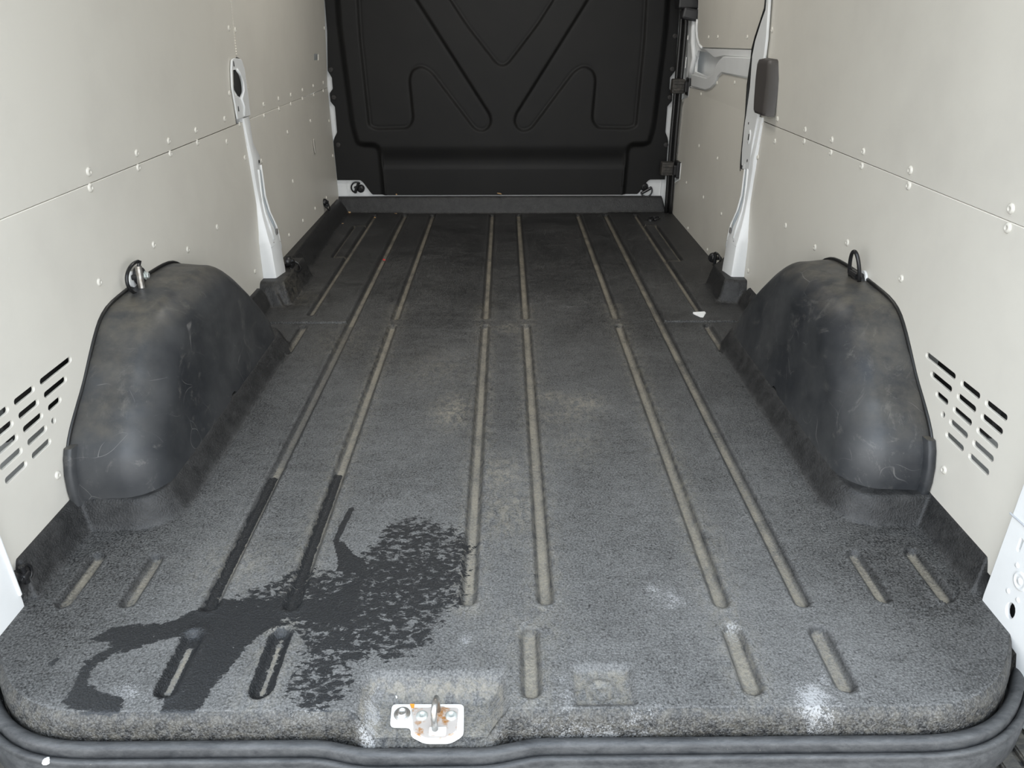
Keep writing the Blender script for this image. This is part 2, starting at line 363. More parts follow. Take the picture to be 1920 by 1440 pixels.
def floor_h(X, Y):
    A = np.abs(X); h = np.zeros(X.shape); clean = np.zeros(X.shape); groove = np.zeros(X.shape)
    def mound(sd, hm, w):
        nonlocal h, clean
        t = np.clip(-sd / w, 0, 1); t = t * t * (3 - 2 * t) * .35 + t * .65
        h = np.maximum(h, hm * t); clean = np.maximum(clean, sst(-.012, .010, -sd))
    mound(sd_rr(A, Y, .682, 1.4, 1.250, 2.27, .095), .058, .032)            # wheel arch skirts
    mound(sd_rr(A, Y, .852, 1.4, 1.050, 1.34, .012), .066, .032)            # near side lips
    lip = sd_poly(A, Y, [(.845, 2.2), (.842, 2.6), (1.4, 2.6), (1.4, 2.2)]); mound(lip, .075, .040)
    # far side lip, left only
    XL = -X
    mound(sd_poly(XL, Y, [(.800, 2.55), (.812, 3.0), (.836, 4.02), (1.4, 4.02), (1.4, 2.55)]), .082, .046)
    mound(sd_rr(XL, Y, .780, 1.4, 2.575, 2.93, .02), .085, .026)            # pillar feet
    mound(sd_poly(X, Y, [(.780, 2.60), (.845, 2.575), (1.4, 2.575), (1.4, 2.92), (.86, 2.92), (.782, 2.80)]), .085, .026)
    far = sd_poly(X, Y, [(-1.4, 3.995), (.866, 3.995), (.866, 5), (-1.4, 5)]); mound(far, .083, .028)
    base = h.copy()
    for gx, y0, y1, w in GR:
        wob = .004 * np.sin((Y - 2.41) * 3.1) if False else 0
        d = sd_seg(X, Y, gx, y0 + w, gx, y1 - w) - w
        g = sst(-.010, .001, -d - .001 + .0)
        gg = 1 - sst(-.0075, .0035, d)
        h -= .0115 * gg * (base < .004)
        clean = np.maximum(clean, .85 * np.exp(-((d + .002) / .0045) ** 2) * (base < .004))  # channel walls darkened: clean plastic, and shade put into the colour
        h += .0016 * np.exp(-((d - .006) / .006) ** 2) * (base < .004)
        wt = y1 < .98 and gx < 0; groove = np.maximum(groove, 1 - sst(-.0085 if not wt else -.0150, -.0045 if not wt else -.0105, d if not wt else np.maximum(d, (Y - y1) + .020)))
    groove = groove * (base < .003)
    # rungs joining the outer channels near the bulkhead
    for s, yy in ((-1, 3.18), (-1, 3.72), (1, 3.12), (1, 3.72)):
        d = sd_seg(X, Y, s * .694, yy, s * .757, yy) - .008; h -= .006 * (1 - sst(-.006, .002, d)); groove = np.maximum(groove, .55 * (1 - sst(-.006, 0, d)))
    # cross seam
    d = np.maximum(np.abs(Y - 2.408) - .0025, .55 - A); h -= .0045 * (1 - sst(-.001, .003, d))
    h += .004 * ((A > .55) & (Y > 2.408) & (base < .004)) 
    # latch pocket and square pocket in the sill
    d = sd_poly(X, Y, [(-.236, .70), (-.236, .855), (-.222, .880), (-.004, .880), (.004, .855), (.004, .70)])
    pk = np.clip(-d / .034, 0, 1); pk = pk * pk * (3 - 2 * pk) * .5 + pk * .5
    h -= .036 * pk * (Y < .9)
    d2 = sd_rr(X, Y, .101, .204, .808, .892, .010); h -= .0100 * (1 - sst(-.013, .001, d2))
    rr = np.hypot(X - .1485, Y - .842)
    h += .0042 * np.exp(-((rr - .021) / .0032) ** 2) - .0025 * (rr < .016) + .0030 * np.exp(-((rr - .004) / .004) ** 2)
    # embossed curve behind the rear corner
    for s in (-1, 1):
        dc = np.abs(np.hypot((A - .70) / 1.0, (Y - 1.10) / .62) - .150)
        h -= .0030 * (1 - sst(.0, .006, dc)) * ((X * s) > 0) * (A > .70) * (Y < 1.09) * (s > 0)
    tanm = .62 * (d < -.01) * (Y < .9) + .62 * (d2 < -.008)
    return h, groove, clean, tanm
xs = []
for a, b, st in ((-.905, -.64, .0045), (-.64, .64, .0046), (.64, .905, .0045)): xs.append(np.arange(a, b, st))
xs = np.concatenate(xs)
vs_ = np.concatenate([np.arange(.80, 1.45, .0045), np.arange(1.45, 2.39, .007), np.arange(2.39, 2.425, .0018), np.arange(2.425, 2.95, .007), np.arange(2.95, 3.95, .011), np.arange(3.95, 4.045, .004)])
X, V = np.meshgrid(xs, vs_)
T = (V - .80) / (4.041 - .80)
YN = y_near(X) + .0095; Yg = np.where(V < 1.25, YN + (V - .80) * (1.25 - YN) / .45, V)
Hh, GV, CL, TN = floor_h(X, Yg)
def lip_rows():
    # rows rolled over the sill edge, furthest first
    nx = xs; y0 = y_near(nx); dy = np.gradient(y0, nx); nl = np.hypot(dy, 1); ox, oy = dy / nl, -1 / nl
    rows = []
    for o, z in ((.008, -.105), (.0075, -.075), (.007, -.050), (.0062, -.034), (.0045, -.0235), (.0025, -.0150), (-.0005, -.0085), (-.0040, -.0042), (-.0075, -.0014)):
        x = nx + ox * o; x = np.where(np.abs(nx) > .862, nx, x); y = y0 + oy * o
        hz = Hh[0] ; zz = np.minimum(hz + z * .6, z) if False else np.minimum(hz, 0) * np.clip(1 - (-z) / .06, 0, 1) + z
        rows.append((x, y, zz))
    return rows
R = lip_rows()
X2 = np.vstack([np.stack([r[0] for r in R]), X]); Y2 = np.vstack([np.stack([r[1] for r in R]), Yg]); Z2 = np.vstack([np.stack([r[2] for r in R]), Hh])
pad0 = lambda a, v=0.0: np.vstack([np.full((len(R), a.shape[1]), v), a])
GV2, CL2, TN2 = pad0(GV), pad0(CL, .12), pad0(TN, .22)
# --- water, laid out on the floor
def fpoly(l): return [tuple(atz(x, y)[:2]) for x, y in l]
wet = np.zeros(X2.shape)
def addwet(poly, amt, soft):
    global wet
    d = sd_poly(X2, Y2, fpoly(poly)); wet = np.maximum(wet, amt * (1 - sst(-soft * .6, soft * .35, d)))
addwet([(640, 1055), (690, 1000), (720, 965), (790, 950), (860, 975), (915, 1010), (905, 1060), (900, 1120), (905, 1150), (860, 1160), (840, 1215), (770, 1260), (690, 1262), (690, 1300), (650, 1345), (570, 1362), (520, 1350), (500, 1300), (545, 1210), (380, 1200), (230, 1225), (225, 1200), (300, 1165), (385, 1120), (500, 1075), (560, 1045)], .55, .085)
addwet([(640, 1040), (720, 1025), (850, 1020), (880, 1060), (860, 1130), (790, 1190), (700, 1230), (640, 1250), (560, 1290), (530, 1200), (420, 1190), (300, 1190), (400, 1130), (520, 1080), (620, 1070)], .60, .10)
addwet([(405, 1120), (600, 1120), (700, 1060), (660, 1180), (540, 1160), (470, 1210), (440, 1250), (400, 1300), (370, 1345), (286, 1348), (310, 1290), (345, 1200), (300, 1205), (230, 1230), (200, 1230), (290, 1175)], .74, .024)
addwet([(100, 1322), (130, 1290), (150, 1240), (200, 1212), (160, 1200), (210, 1170), (330, 1160), (300, 1200), (220, 1225), (185, 1250), (170, 1280), (240, 1310), (228, 1348), (160, 1345)], .72, .022)
addwet([(80, 1250), (110, 1225), (120, 1235), (95, 1258)], .60, .01)
addwet([(640, 1010), (630, 1070), (690, 1080), (685, 1050), (665, 1040)], .9, .008)
trail = [(658, 955), (648, 975), (636, 1000), (630, 1015), (640, 1045), (652, 1075)]
tp = [atz(*p) for p in trail]
for a, b in zip(tp, tp[1:]): wet = np.maximum(wet, 1.0 * (1 - sst(.004, .009, sd_seg(X2, Y2, a.x, a.y, b.x, b.y))))
for gx, y0, y1 in ((-.534, 1.03, 1.455), (-.387, 1.05, 1.465)):
    wet = np.maximum(wet, .80 * (1 - sst(.007, .013, sd_seg(X2, Y2, gx - .004, y0, gx - .004, y1))))
for gx in (-.387, -.536):   # damp rim round the two short channels
    d = np.abs(sd_seg(X2, Y2, gx, .845, gx, .955) - .012); wet = np.maximum(wet, .70 * (1 - sst(.005, .014, d)))
wet *= (Y2 > y_near(X2) + .004)
wet *= 1 - .75 * ((GV2 > .5) & (Y2 < .98))
# --- white powder and tan smudges
powder = np.zeros(X2.shape)
def blob(arr, x, y, rx, ry, a):
    p = atz(x, y); k = (p.y ** 2 + HC ** 2) ** .5 / F; ky = k * (p.y ** 2 + HC ** 2) ** .5 / HC
    e = np.hypot((X2 - p.x) / (rx * k), (Y2 - p.y) / (ry * ky)); return np.maximum(arr, a * np.exp(-e ** 2 * .7))
for b_ in ((1525, 1310, 45, 36, .9), (1545, 1275, 16, 18, .7), (1210, 1330, 60, 20, .6), (1060, 1300, 25, 60, .62), (1250, 1125, 50, 22, .72), (1225, 1105, 25, 12, .7), (240, 1300, 45, 30, .7), (690, 1330, 22, 60, .85),
           (560, 1330, 90, 22, .55), (1375, 1180, 22, 22, .75), (1100, 1350, 200, 12, .75), (1370, 1195, 14, 30, .5), (200, 1180, 60, 25, .35), (990, 1170, 30, 16, .6), (500, 1210, 40, 60, .45), (870, 1200, 25, 20, .65), (1075, 575, 40, 5, .55), (955, 880, 50, 20, .5), (640, 1250, 60, 40, .35)): powder = blob(powder, *b_)
tan = TN2.copy()
for b_ in ((848, 770, 30, 26, .95), (1090, 757, 34, 14, .9), (1030, 745, 30, 10, .7), (1050, 780, 55, 12, .55), (940, 890, 40, 30, .7), (955, 960, 55, 40, .65), (915, 740, 12, 200, .35), (960, 615, 30, 8, .6), (640, 640, 40, 30, .3), (1080, 830, 40, 30, .35),
           (1000, 1180, 60, 30, .3), (820, 690, 60, 30, .3), (1300, 990, 30, 60, .25), (440, 1060, 60, 40, .4), (560, 560, 30, 15, .3), (1330, 1005, 20, 60, .3)): tan = blob(tan, *b_)
for gx, y0, y1, w in GR: tan = np.maximum(tan, .42 * np.exp(-(sd_seg(X2, Y2, gx, y0, gx, y1) / .035) ** 2) * (Y2 < 2.6) * (abs(gx) < .5))
soil = 1 - sst(.95, 3.3, Y2) * 1.0  # dustier near the rear; part of the light falloff is painted in
soil = soil * (1 - .55 * sst(.55, .80, np.abs(X2)))
soil = np.maximum(soil, .9 * (Y2 < .83)); soil[:len(R)] = .05; soil = soil - .15 * sst(2.4, 3.9, Y2)
GVf = GV2 * (1 - .55 * (np.abs(np.abs(X2) - .534) < .03) * (Y2 > 1.5) * (Y2 < 2.4) * (X2 < 0)) * np.where(Y2 > 3.2, .85, 1)
me = grid_mesh('floor', X2, Y2, Z2, dict(groove=GVf, wet=wet, powder=powder, clean=CL2, tan=tan, soil=soil))
floor = link('floor', me, M['liner'], None); floor['kind'] = 'structure'

# ================================================================== WALLS
rb = bmesh.new(); lathe(rb, [(.0088, 0), (.0088, .0008), (.0078, .0022), (.0058, .0034), (.0032, .0038), (.0030, .0028), (0, .0028)], 14)
rivet_me = bpy.data.meshes.new('rivet'); rb.to_mesh(rivet_me); rb.free(); rivet_me.materials.append(M['rivet'])
rivet_me.polygons.foreach_set('use_smooth', [True] * len(rivet_me.polygons))
def rivet(p, n, parent, sc=1.0, me=None):
    o = bpy.data.objects.new('rivet', me or rivet_me); COL.objects.link(o); o.parent = parent
    o.matrix_world = Matrix.Translation(p) @ frame_from(n).to_4x4() @ Matrix.Diagonal((sc, sc, sc, 1))
    o.parent = parent; return o
def conv(x0, y0, s, l, f): return [f(x0 + a / s, y0 + b / s) for a, b in l]
def yz(pts): return [(p.y, p.z) for p in pts]

RIV = {-1: [(166,322),(169,352),(256,287),(259,314),(316,264),(319,288),(367,244),(370,267),(421,223),(425,266),(430,175),(449,233),(463,163),(429,53),(441,56),(494,196),(495,217),(522,185),(523,204),(545,178),(545,195),(567,169),(567,185),(587,161),(588,178),(606,155),(606,170),(608,53),(582,227),(539,248),(617,227),(624,292),(549,340),(612,371),(591,391),(568,414),(542,441),(459,296),(490,302),(407,426),(288,459),(352,468),(186,529),(478,509),(108,891)],
        1: [(1448,56),(1449,174),(1458,223),(1429,232),(1510,243),(1508,265),(1453,265),(1560,262),(1558,286),(1619,284),(1616,311),(1707,319),(1704,348),(1896,391),(1890,427),(1421,295),(1473,423),(1528,464),(1589,455),(1690,522),(1403,508),(1770,881)]}
SEAM = .6285
R_ = .0062
def vents(s):
    zs = (.321, .2925, .264, .236, .207) if s < 0 else (.314, .286, .257, .229, .200)
    d = 0.0 if s < 0 else .022
    H = []
    H += [slot(1.289 + d, 1.403 + d, zs[0], R_), slot(1.289 + d, 1.370 + d, zs[1], R_), slot(1.289 + d, 1.335 + d, zs[2], R_), slot(1.287 + d, 1.3005 + d, zs[3], .0062)]
    for i, z in enumerate(zs): H.append(slot(1.205 + d, 1.269 + d, z, R_))
    for i, z in enumerate(zs): H.append(slot(1.121 + d, 1.187 + d, z, R_))
    return H
walls = {}
for s, nm in ((-1, 'wall_left'), (1, 'wall_right')):
    # outer body skin: a shallow shell behind the panels
    bm = bmesh.new()
    pts = [(.995, -.10), (1.0, .35), (.985, .95), (.93, 1.5), (.84, 1.86)]
    rows = []
    for y in (.86, 1.6, 2.4, 3.2, 4.2):
        rows.append([bm.verts.new((s * x, y, z)) for x, z in pts] + [bm.verts.new((s * (x + .02), y, z)) for x, z in pts[::-1]])
    for A, B in zip(rows, rows[1:]):
        for k in range(10): bm.faces.new((A[k], A[(k + 1) % 10], B[(k + 1) % 10], B[k]))
    bm.faces.new(rows[0]); bm.faces.new(rows[-1][::-1])
    w = frombm(nm, bm, M['white']); w['kind'] = 'structure'; walls[s] = w
# left panels (u = y, v = z)
panels = {}
L = -1
nu = [(.93, SEAM), (2.606, SEAM), (2.606, .70), (2.626, .79), (2.640, .823), (2.668, .828), (2.662, 1.0), (2.66, 1.78), (.93, 1.78)]
nl = [(1.0, .035), (2.668, .035), (2.668, .10), (2.690, .331), (2.684, .463), (2.675, SEAM - .0016), (1.0, SEAM - .0016)]
fu = [(2.738, SEAM), (2.744, .745), (2.722, .82), (2.672, .831), (2.666, 1.0), (2.664, 1.78), (4.03, 1.78), (4.03, SEAM)]
fl = [(2.738, SEAM - .0016), (2.732, .556), (2.752, .52), (2.752, .035), (4.03, .035), (4.03, SEAM - .0016)]
sq = [tuple((onwall(x, y, L).y, onwall(x, y, L).z)) for x, y in ((589, 101), (597.5, 101), (597.5, 113), (589, 113))]
panels['nuL'] = plate('wall_panel', nu, [], .006, wmap(L), M['panel'], walls[L])
panels['nlL'] = plate('wall_panel', nl, vents(L), .006, wmap(L), M['panel'], walls[L])
panels['fuL'] = plate('wall_panel', fu, [rpoly(sq, .004)], .006, wmap(L), M['panel'], walls[L])
panels['flL'] = plate('wall_panel', fl, [], .006, wmap(L), M['panel'], walls[L])
ru = [(.93, SEAM), (2.70, SEAM), (2.715, .66), (2.72, .80), (2.72, 1.78), (.93, 1.78)]
rl = [(1.0, .035), (2.74, .035), (2.735, .20), (2.735, .45), (2.715, SEAM - .0016), (1.0, SEAM - .0016)]
panels['nuR'] = plate('wall_panel', ru, [], .006, wmap(1), M['panel'], walls[1])
panels['nlR'] = plate('wall_panel', rl, vents(1), .006, wmap(1), M['panel'], walls[1])
for s in (-1, 1):
    for (x, y) in RIV[s]:
        p = onwall(x, y, s); far = p.y > 2.7 and s < 0; up = p.z > SEAM
        key = ('f' if far else 'n') + ('u' if up else 'l') + ('L' if s < 0 else 'R')
        big = p.y < 1.75 and p.z > .5
        rivet(Vector((s * wallx(p.z, s), p.y, p.z)), (-s, 0, -.0 if p.z < .63 else -.067), panels[key], 1.0 if not big else 1.12)
# dark blocks behind the vents, put in for the shade of the cavity
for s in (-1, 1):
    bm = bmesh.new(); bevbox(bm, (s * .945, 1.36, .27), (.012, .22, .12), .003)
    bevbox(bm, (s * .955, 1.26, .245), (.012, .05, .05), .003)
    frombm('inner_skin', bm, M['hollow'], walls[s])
# beaded cut edges of the board beside the left pillar
def beads(name, pts, r, gap, parent, s):
    bm = bmesh.new(); 
    for a, b in zip(pts, pts[1:]):
        a, b = Vector(a), Vector(b); n = max(1, int((b - a).length / gap))
        for k in range(n):
            p = a.lerp(b, (k + .5) / n); r_ = bmesh.ops.create_cube(bm, size=r * 1.5); bmesh.ops.translate(bm, vec=p, verts=r_['verts'])
    o = frombm(name, bm, M['thread'], parent); o['kind'] = 'stuff'
beads('board_edge', [(-(wallx(1.0, L) - .001), 2.664, 1.1), (-(wallx(.83, L) - .001), 2.670, .835)], .0030, .008, panels['nuL'], L)
beads('board_edge', [(-(wallx(.80, L) - .002), 2.728, .80), (-(wallx(.745, L) - .002), 2.744, .745), (-(wallx(.63, L) - .002), 2.740, .632)], .0032, .008, panels['fuL'], L)
beads('board_edge', [(-.888, 2.738, .625), (-.888, 2.732, .556), (-.888, 2.752, .52)], .0032, .008, panels['flL'], L)
bm = bmesh.new(); bevbox(bm, (-.925, 3.75, .78), (.004, .12, .12), .001); frombm('inner_skin', bm, M['hollow'], walls[L])  # dark sheet behind the square hole, painted as cavity shade
# torn flap on the far left panel
q = onwall(588, 275, L); bm = bmesh.new()
fp = [(-.012, .03), (0, .036), (.012, .02), (.012, -.012), (.004, -.03), (-.006, -.028), (-.012, -.005)]
vv = [bm.verts.new((-.8865 + .0, q.y + a, q.z + b)) for a, b in fp]; f_ = bm.faces.new(vv); e_ = bmesh.ops.extrude_face_region(bm, geom=[f_])
bmesh.ops.translate(bm, vec=(.0035, 0, 0), verts=[v for v in e_['geom'] if isinstance(v, bmesh.types.BMVert)])
frombm('torn_flap', bm, simple('frayed_panel_skin', (.48, .46, .42), .7), panels['flL'])

# ceiling, bulkhead frame, ground
bm = bmesh.new(); bevbox(bm, (0, 2.5, 1.80), (1.86, 3.3, .03), .004); o = frombm('ceiling', bm, M['roof']); o['kind'] = 'structure'
bm = bmesh.new(); bevbox(bm, (0, 4.075, .85), (1.92, .03, 1.95), .003); wf_ = frombm('wall_far', bm, M['white']); wf_['kind'] = 'structure'
bm = bmesh.new(); bevbox(bm, (0, 0, -.68), (24, 24, .1), 0); o = frombm('ground', bm, M['ground']); o['kind'] = 'structure'
bm = bmesh.new(); bevbox(bm, (0, 2.49, -.20), (1.95, 3.26, .04), .003); o = frombm('trim_1', bm, M['white']); o['kind'] = 'structure'   # underbody pan
# small folds of the white frame
bm = bmesh.new()
for x in (-.845, .835): bevbox(bm, (x, 4.058, .13), (.004, .006, .10), .001)
frombm('frame_fold', bm, M['white'], wf_)

# ================================================================== BULKHEAD LINER
xb = np.arange(-.87, .8705, .0055)
zt = np.concatenate([np.arange(0, 1.06, .0055), np.arange(1.06, 1.70, .03)])
XB, ZB = np.meshgrid(xb, zt)
Zb0 = .0915 + .0765 * sst(.708, .776, np.abs(XB)) ** .8
ZZ = np.where(ZB < .25, Zb0 + ZB * (.35 - Zb0) / .25, ZB + .10)
WRz = [.10, .26, .365, .385, .41, .535, .560, .600, .620, .672, .705, .88, 1.9]; WRx = [.852, .854, .852, .846, .833, .832, .853, .851, .834, .833, .857, .853, .83]
WLx = [.892, .892, .892, .884, .868, .866, .886, .886, .868, .867, .884, .868, .838]
WR = np.interp(ZZ, WRz, WRx); WL = np.interp(ZZ, WRz, WLx)
AB = np.abs(XB); Wd = np.where(XB > 0, WR, WL)
XX = np.where(AB > .78, np.sign(XB) * (.78 + (AB - .78) * (Wd - .78) / .09), XB)
dome = [(-.80, 1.9), (-.815, .90), (-.795, .442), (-.775, .352), (-.74, .338), (-.665, .338), (-.66, .09), (-.65, .05), (.635, .05), (.645, .09), (.65, .338), (.725, .338), (.76, .352), (.78, .442), (.80, .90), (.785, 1.9)]
sdm = sd_poly(XX, ZZ, rpoly(dome, .03, 4))
dep = .028 * (1 - sst(-.030, .004, sdm))
low = 1 - sst(.262, .352, ZZ)
dep -= .020 * low * (1 - sst(-.03, .004, sdm)) * sst(.02, .03, dep + .0) * 1.0
dep += .006 * (1 - sst(.225, .25, ZZ)) * (sdm < -.02)
shA = [(-.711, .854), (-.700, .441), (-.662, .425), (-.495, .428), (-.463, .472), (-.472, .665), (-.458, .703), (-.415, .722), (-.370, .698), (-.172, .441), (-.148, .420), (-.115, .413), (-.084, .428), (-.066, .460), (-.072, .500), (-.415, 1.019), (-.62, 1.32), (-.70, 1.32)]
shB = [(-x - .022, z) for x, z in shA]
shV = [(-.50, 1.36), (-.30, 1.07), (-.19, .909), (-.048, .740), (-.030, .728), (-.012, .724), (.006, .728), (.024, .740), (.165, .909), (.275, 1.07), (.475, 1.36)]
for sh in (rpoly(shA, .035, 5), rpoly(shB, .035, 5), rpoly(shV, .05, 5)):
    sd = sd_poly(XX, ZZ, sh); dep -= .012 * (1 - sst(-.012, .004, sd)); dep -= .002 * np.exp(-((sd + .012) / .006) ** 2)
me = grid_mesh('bulkhead_shell', XX, 4.045 - dep, ZZ)
bl = empty('bulkhead_liner', (0, 4.05, .1)); tag(bl, 'black moulded plastic bulkhead liner with embossed diagonal shapes across the far end', 'bulkhead liner')
o = link('moulded_shell', me, M['bulk'], bl); o.matrix_parent_inverse = Matrix.Translation((0, -4.05, -.1))
bm = bmesh.new(); lathe(bm, [(.0125, 0), (.0120, .003), (.009, .005), (.004, .0055), (.003, .004), (0, .004)], 16)
clip_me = bpy.data.meshes.new('retaining_clip'); bm.to_mesh(clip_me); bm.free(); clip_me.materials.append(simple('dark_clip', (.028, .026, .025), .6))
for px, py in ((1272, 6), (1266, 68), (1260.5, 130), (1256, 183), (1249, 272), (620, 131), (625.5, 183), (634, 272)):
    p = aty(px, py, 4.04); c = bpy.data.objects.new('retaining_clip', clip_me); COL.objects.link(c)
    c.parent = bl; c.matrix_parent_inverse = Matrix.Translation((0, -4.05, -.1)); c.matrix_basis = Matrix.Translation((p.x, 4.0445, p.z)) @ frame_from((0, -1, 0)).to_4x4()

# ================================================================== SLIDING DOOR (right, far)
dx = .893
def dmap(base): return lambda u, v, w: Vector((dx + base + w - .067 * max(v - .63, 0), u, v))
def dp(l, base=0.0):
    out = []
    for a, b in l:
        p = atx(1200 + a / 2.768, b / 2.768, dx + base)
        for _ in range(3): p = atx(1200 + a / 2.768, b / 2.768, dx + base - .067 * max(p.z - .63, 0))
        out.append((p.y, p.z))
    return out
door = plate('door_1', [(2.78, -.01), (4.03, -.01), (4.03, 1.78), (2.78, 1.78)], [dp([(300, 262), (345, 272), (430, 285), (398, 330), (372, 385), (345, 398), (285, 372), (290, 300)], .012)[::-1]], .012, dmap(.012), M['white'], None); door['kind'] = 'structure'
bm = bmesh.new(); bevbox(bm, (.945, 3.5, .70), (.006, .9, .35), .001); frombm('recess_back', bm, M['white'], door)
lowp = plate('wall_panel', rpoly(dp([(207, 520), (250, 505), (258, 455), (335, 470), (362, 462), (385, 440), (402, 400), (425, 380), (700, 430), (700, 1500), (560, 1560), (440, 1420), (385, 1383), (160, 1108), (178, 945), (205, 935), (212, 850), (185, 835)]), .008), [], .006, dmap(0), M['panel'], door)
upp = plate('wall_panel', dp([(302, -60), (302, 60), (299, 130), (302, 195), (312, 232), (325, 246), (720, 258), (760, -60)]), [], .006, dmap(0), M['panel'], door)
# white pressed bar round the handle recess
plate('pressed_bar', rpoly(dp([(432, 292), (700, 305), (690, 430), (425, 378), (402, 400), (385, 438), (362, 460), (340, 468), (268, 448), (268, 385), (345, 405), (378, 385), (400, 330)], -.006), .008), [], .016, dmap(-.008), M['white'], door, .004)
plate('shelf_top', rpoly(dp([(322, 250), (700, 262), (700, 308), (430, 290), (380, 300)], 0), .006), [], .010, dmap(.004), M['white'], door, .003)
def dtube(l, r, m, base=0.0, name='bead'):
    pts = [Vector((dx + base - .067 * max(z - .63, 0), y, z)) for y, z in dp(l, base)]
    bm = bmesh.new(); tube(bm, pts, r, 8); return frombm(name, bm, m, door, True)
dtube([(282, 98), (276, 160), (275, 220), (282, 300), (268, 360), (262, 400)], .012, M['white'], .002, 'pressed_edge')
dtube([(298, 100), (294, 150), (297, 195), (307, 232), (322, 247)], .006, M['white'], .0, 'pressed_edge')
dtube([(250, 505), (257, 452), (262, 450), (338, 467), (360, 460), (382, 440), (400, 402), (424, 379), (500, 393), (600, 410)], .0022, M['white'], -.001, 'panel_edge')
dtube([(205, 520), (186, 835), (213, 850), (206, 930), (180, 945), (162, 1108)], .003, M['white'], -.001, 'panel_edge')
for a, b in ((356,193),(404,191),(557,192),(491,429),(400,430),(317,488),(222,523),(306,757),(402,822),(193,804),(241,948),(329,1024),(422,1110),(168,1097),(249,1184),(350,1296),(181,948)):
    y_, z_ = dp([(a, b)])[0]
    rivet(Vector((dx - .067 * max(z_ - .63, 0), y_, z_)), (-1, 0, 0), upp if z_ > .72 else lowp, .9)
bm = bmesh.new(); y_, z_ = dp([(270, 420)])[0]; lathe(bm, [(.009, 0), (.009, .001), (0, .001)], 14, Matrix.Translation((.8955, y_, z_)) @ frame_from((-1, 0, 0)).to_4x4()); frombm('drain_hole', bm, M['hollow'], door)
for a, b in ((247, 195), (236, 325)):
    y_, z_ = dp([(a, b)])[0]; bm = bmesh.new(); bevbox(bm, (.894 - .067 * max(z_ - .63, 0), y_, z_), (.004, .012, .05 if b > 200 else .02), .0015); frombm('pressed_slot', bm, simple('bright_white_paint', (.9, .9, .88), .2), door)
# door seal strip in front of the bulkhead corner
bm = bmesh.new()
zz_ = np.linspace(.005, 1.7, 30)
pp = [Vector((float(np.interp(z, [0, .03, .4, .55, .9, 1.7], [.862, .859, .852, .852, .851, .815])), 3.985, float(z))) for z in zz_]
tube(bm, pp, .0095, 10); tube(bm, [p + Vector((.021, -.012, 0)) for p in pp], .0105, 10); tube(bm, [p + Vector((.010, .012, 0)) for p in pp], .010, 8)
tag(frombm('door_seal', bm, M['seal_clean'], None, True), 'black upright rubber seal between bulkhead and sliding door', 'door seal')
# catches
def catch(px, py, lab):
    p = aty(px, py, 3.93); e = empty('door_catch', (p.x, 3.95, p.z)); tag(e, lab, 'door catch', 'black catches on the sliding door edge')
    bm = bmesh.new(); bevbox(bm, (-.012, 0, 0), (.062, .05, .066), .005); bevbox(bm, (-.010, -.027, .016), (.055, .008, .014), .003); bevbox(bm, (-.010, -.027, -.014), (.055, .008, .014), .003)
    frombm('catch_block', bm, M['dirty_black'], e)
    bm = bmesh.new(); bevbox(bm, (.036, -.03, .0), (.022, .07, .082), .006); bevbox(bm, (.022, -.045, 0), (.02, .03, .05), .004); frombm('wedge', bm, M['black'], e)
catch(1277, 162, 'black plastic catch block at the sliding door edge, the upper one')
catch(1256, 317, 'black plastic catch block at the sliding door edge, the lower one beside the tie ring')
p = aty(1292, 12, 3.8); e = empty('latch_housing', (p.x, 3.85, p.z)); tag(e, 'black plastic housing at the very top beside the sliding door', 'latch housing')
bm = bmesh.new(); bevbox(bm, (0, 0, .05), (.095, .10, .12), .008); frombm('housing', bm, M['black'], e)
bm = bmesh.new(); bevbox(bm, (.012, -.02, -.032), (.075, .07, .05), .010, Matrix.Rotation(.2, 3, 'Y')); frombm('lower_cover', bm, simple('dark_grey_cover', (.03, .03, .032), .4), e)

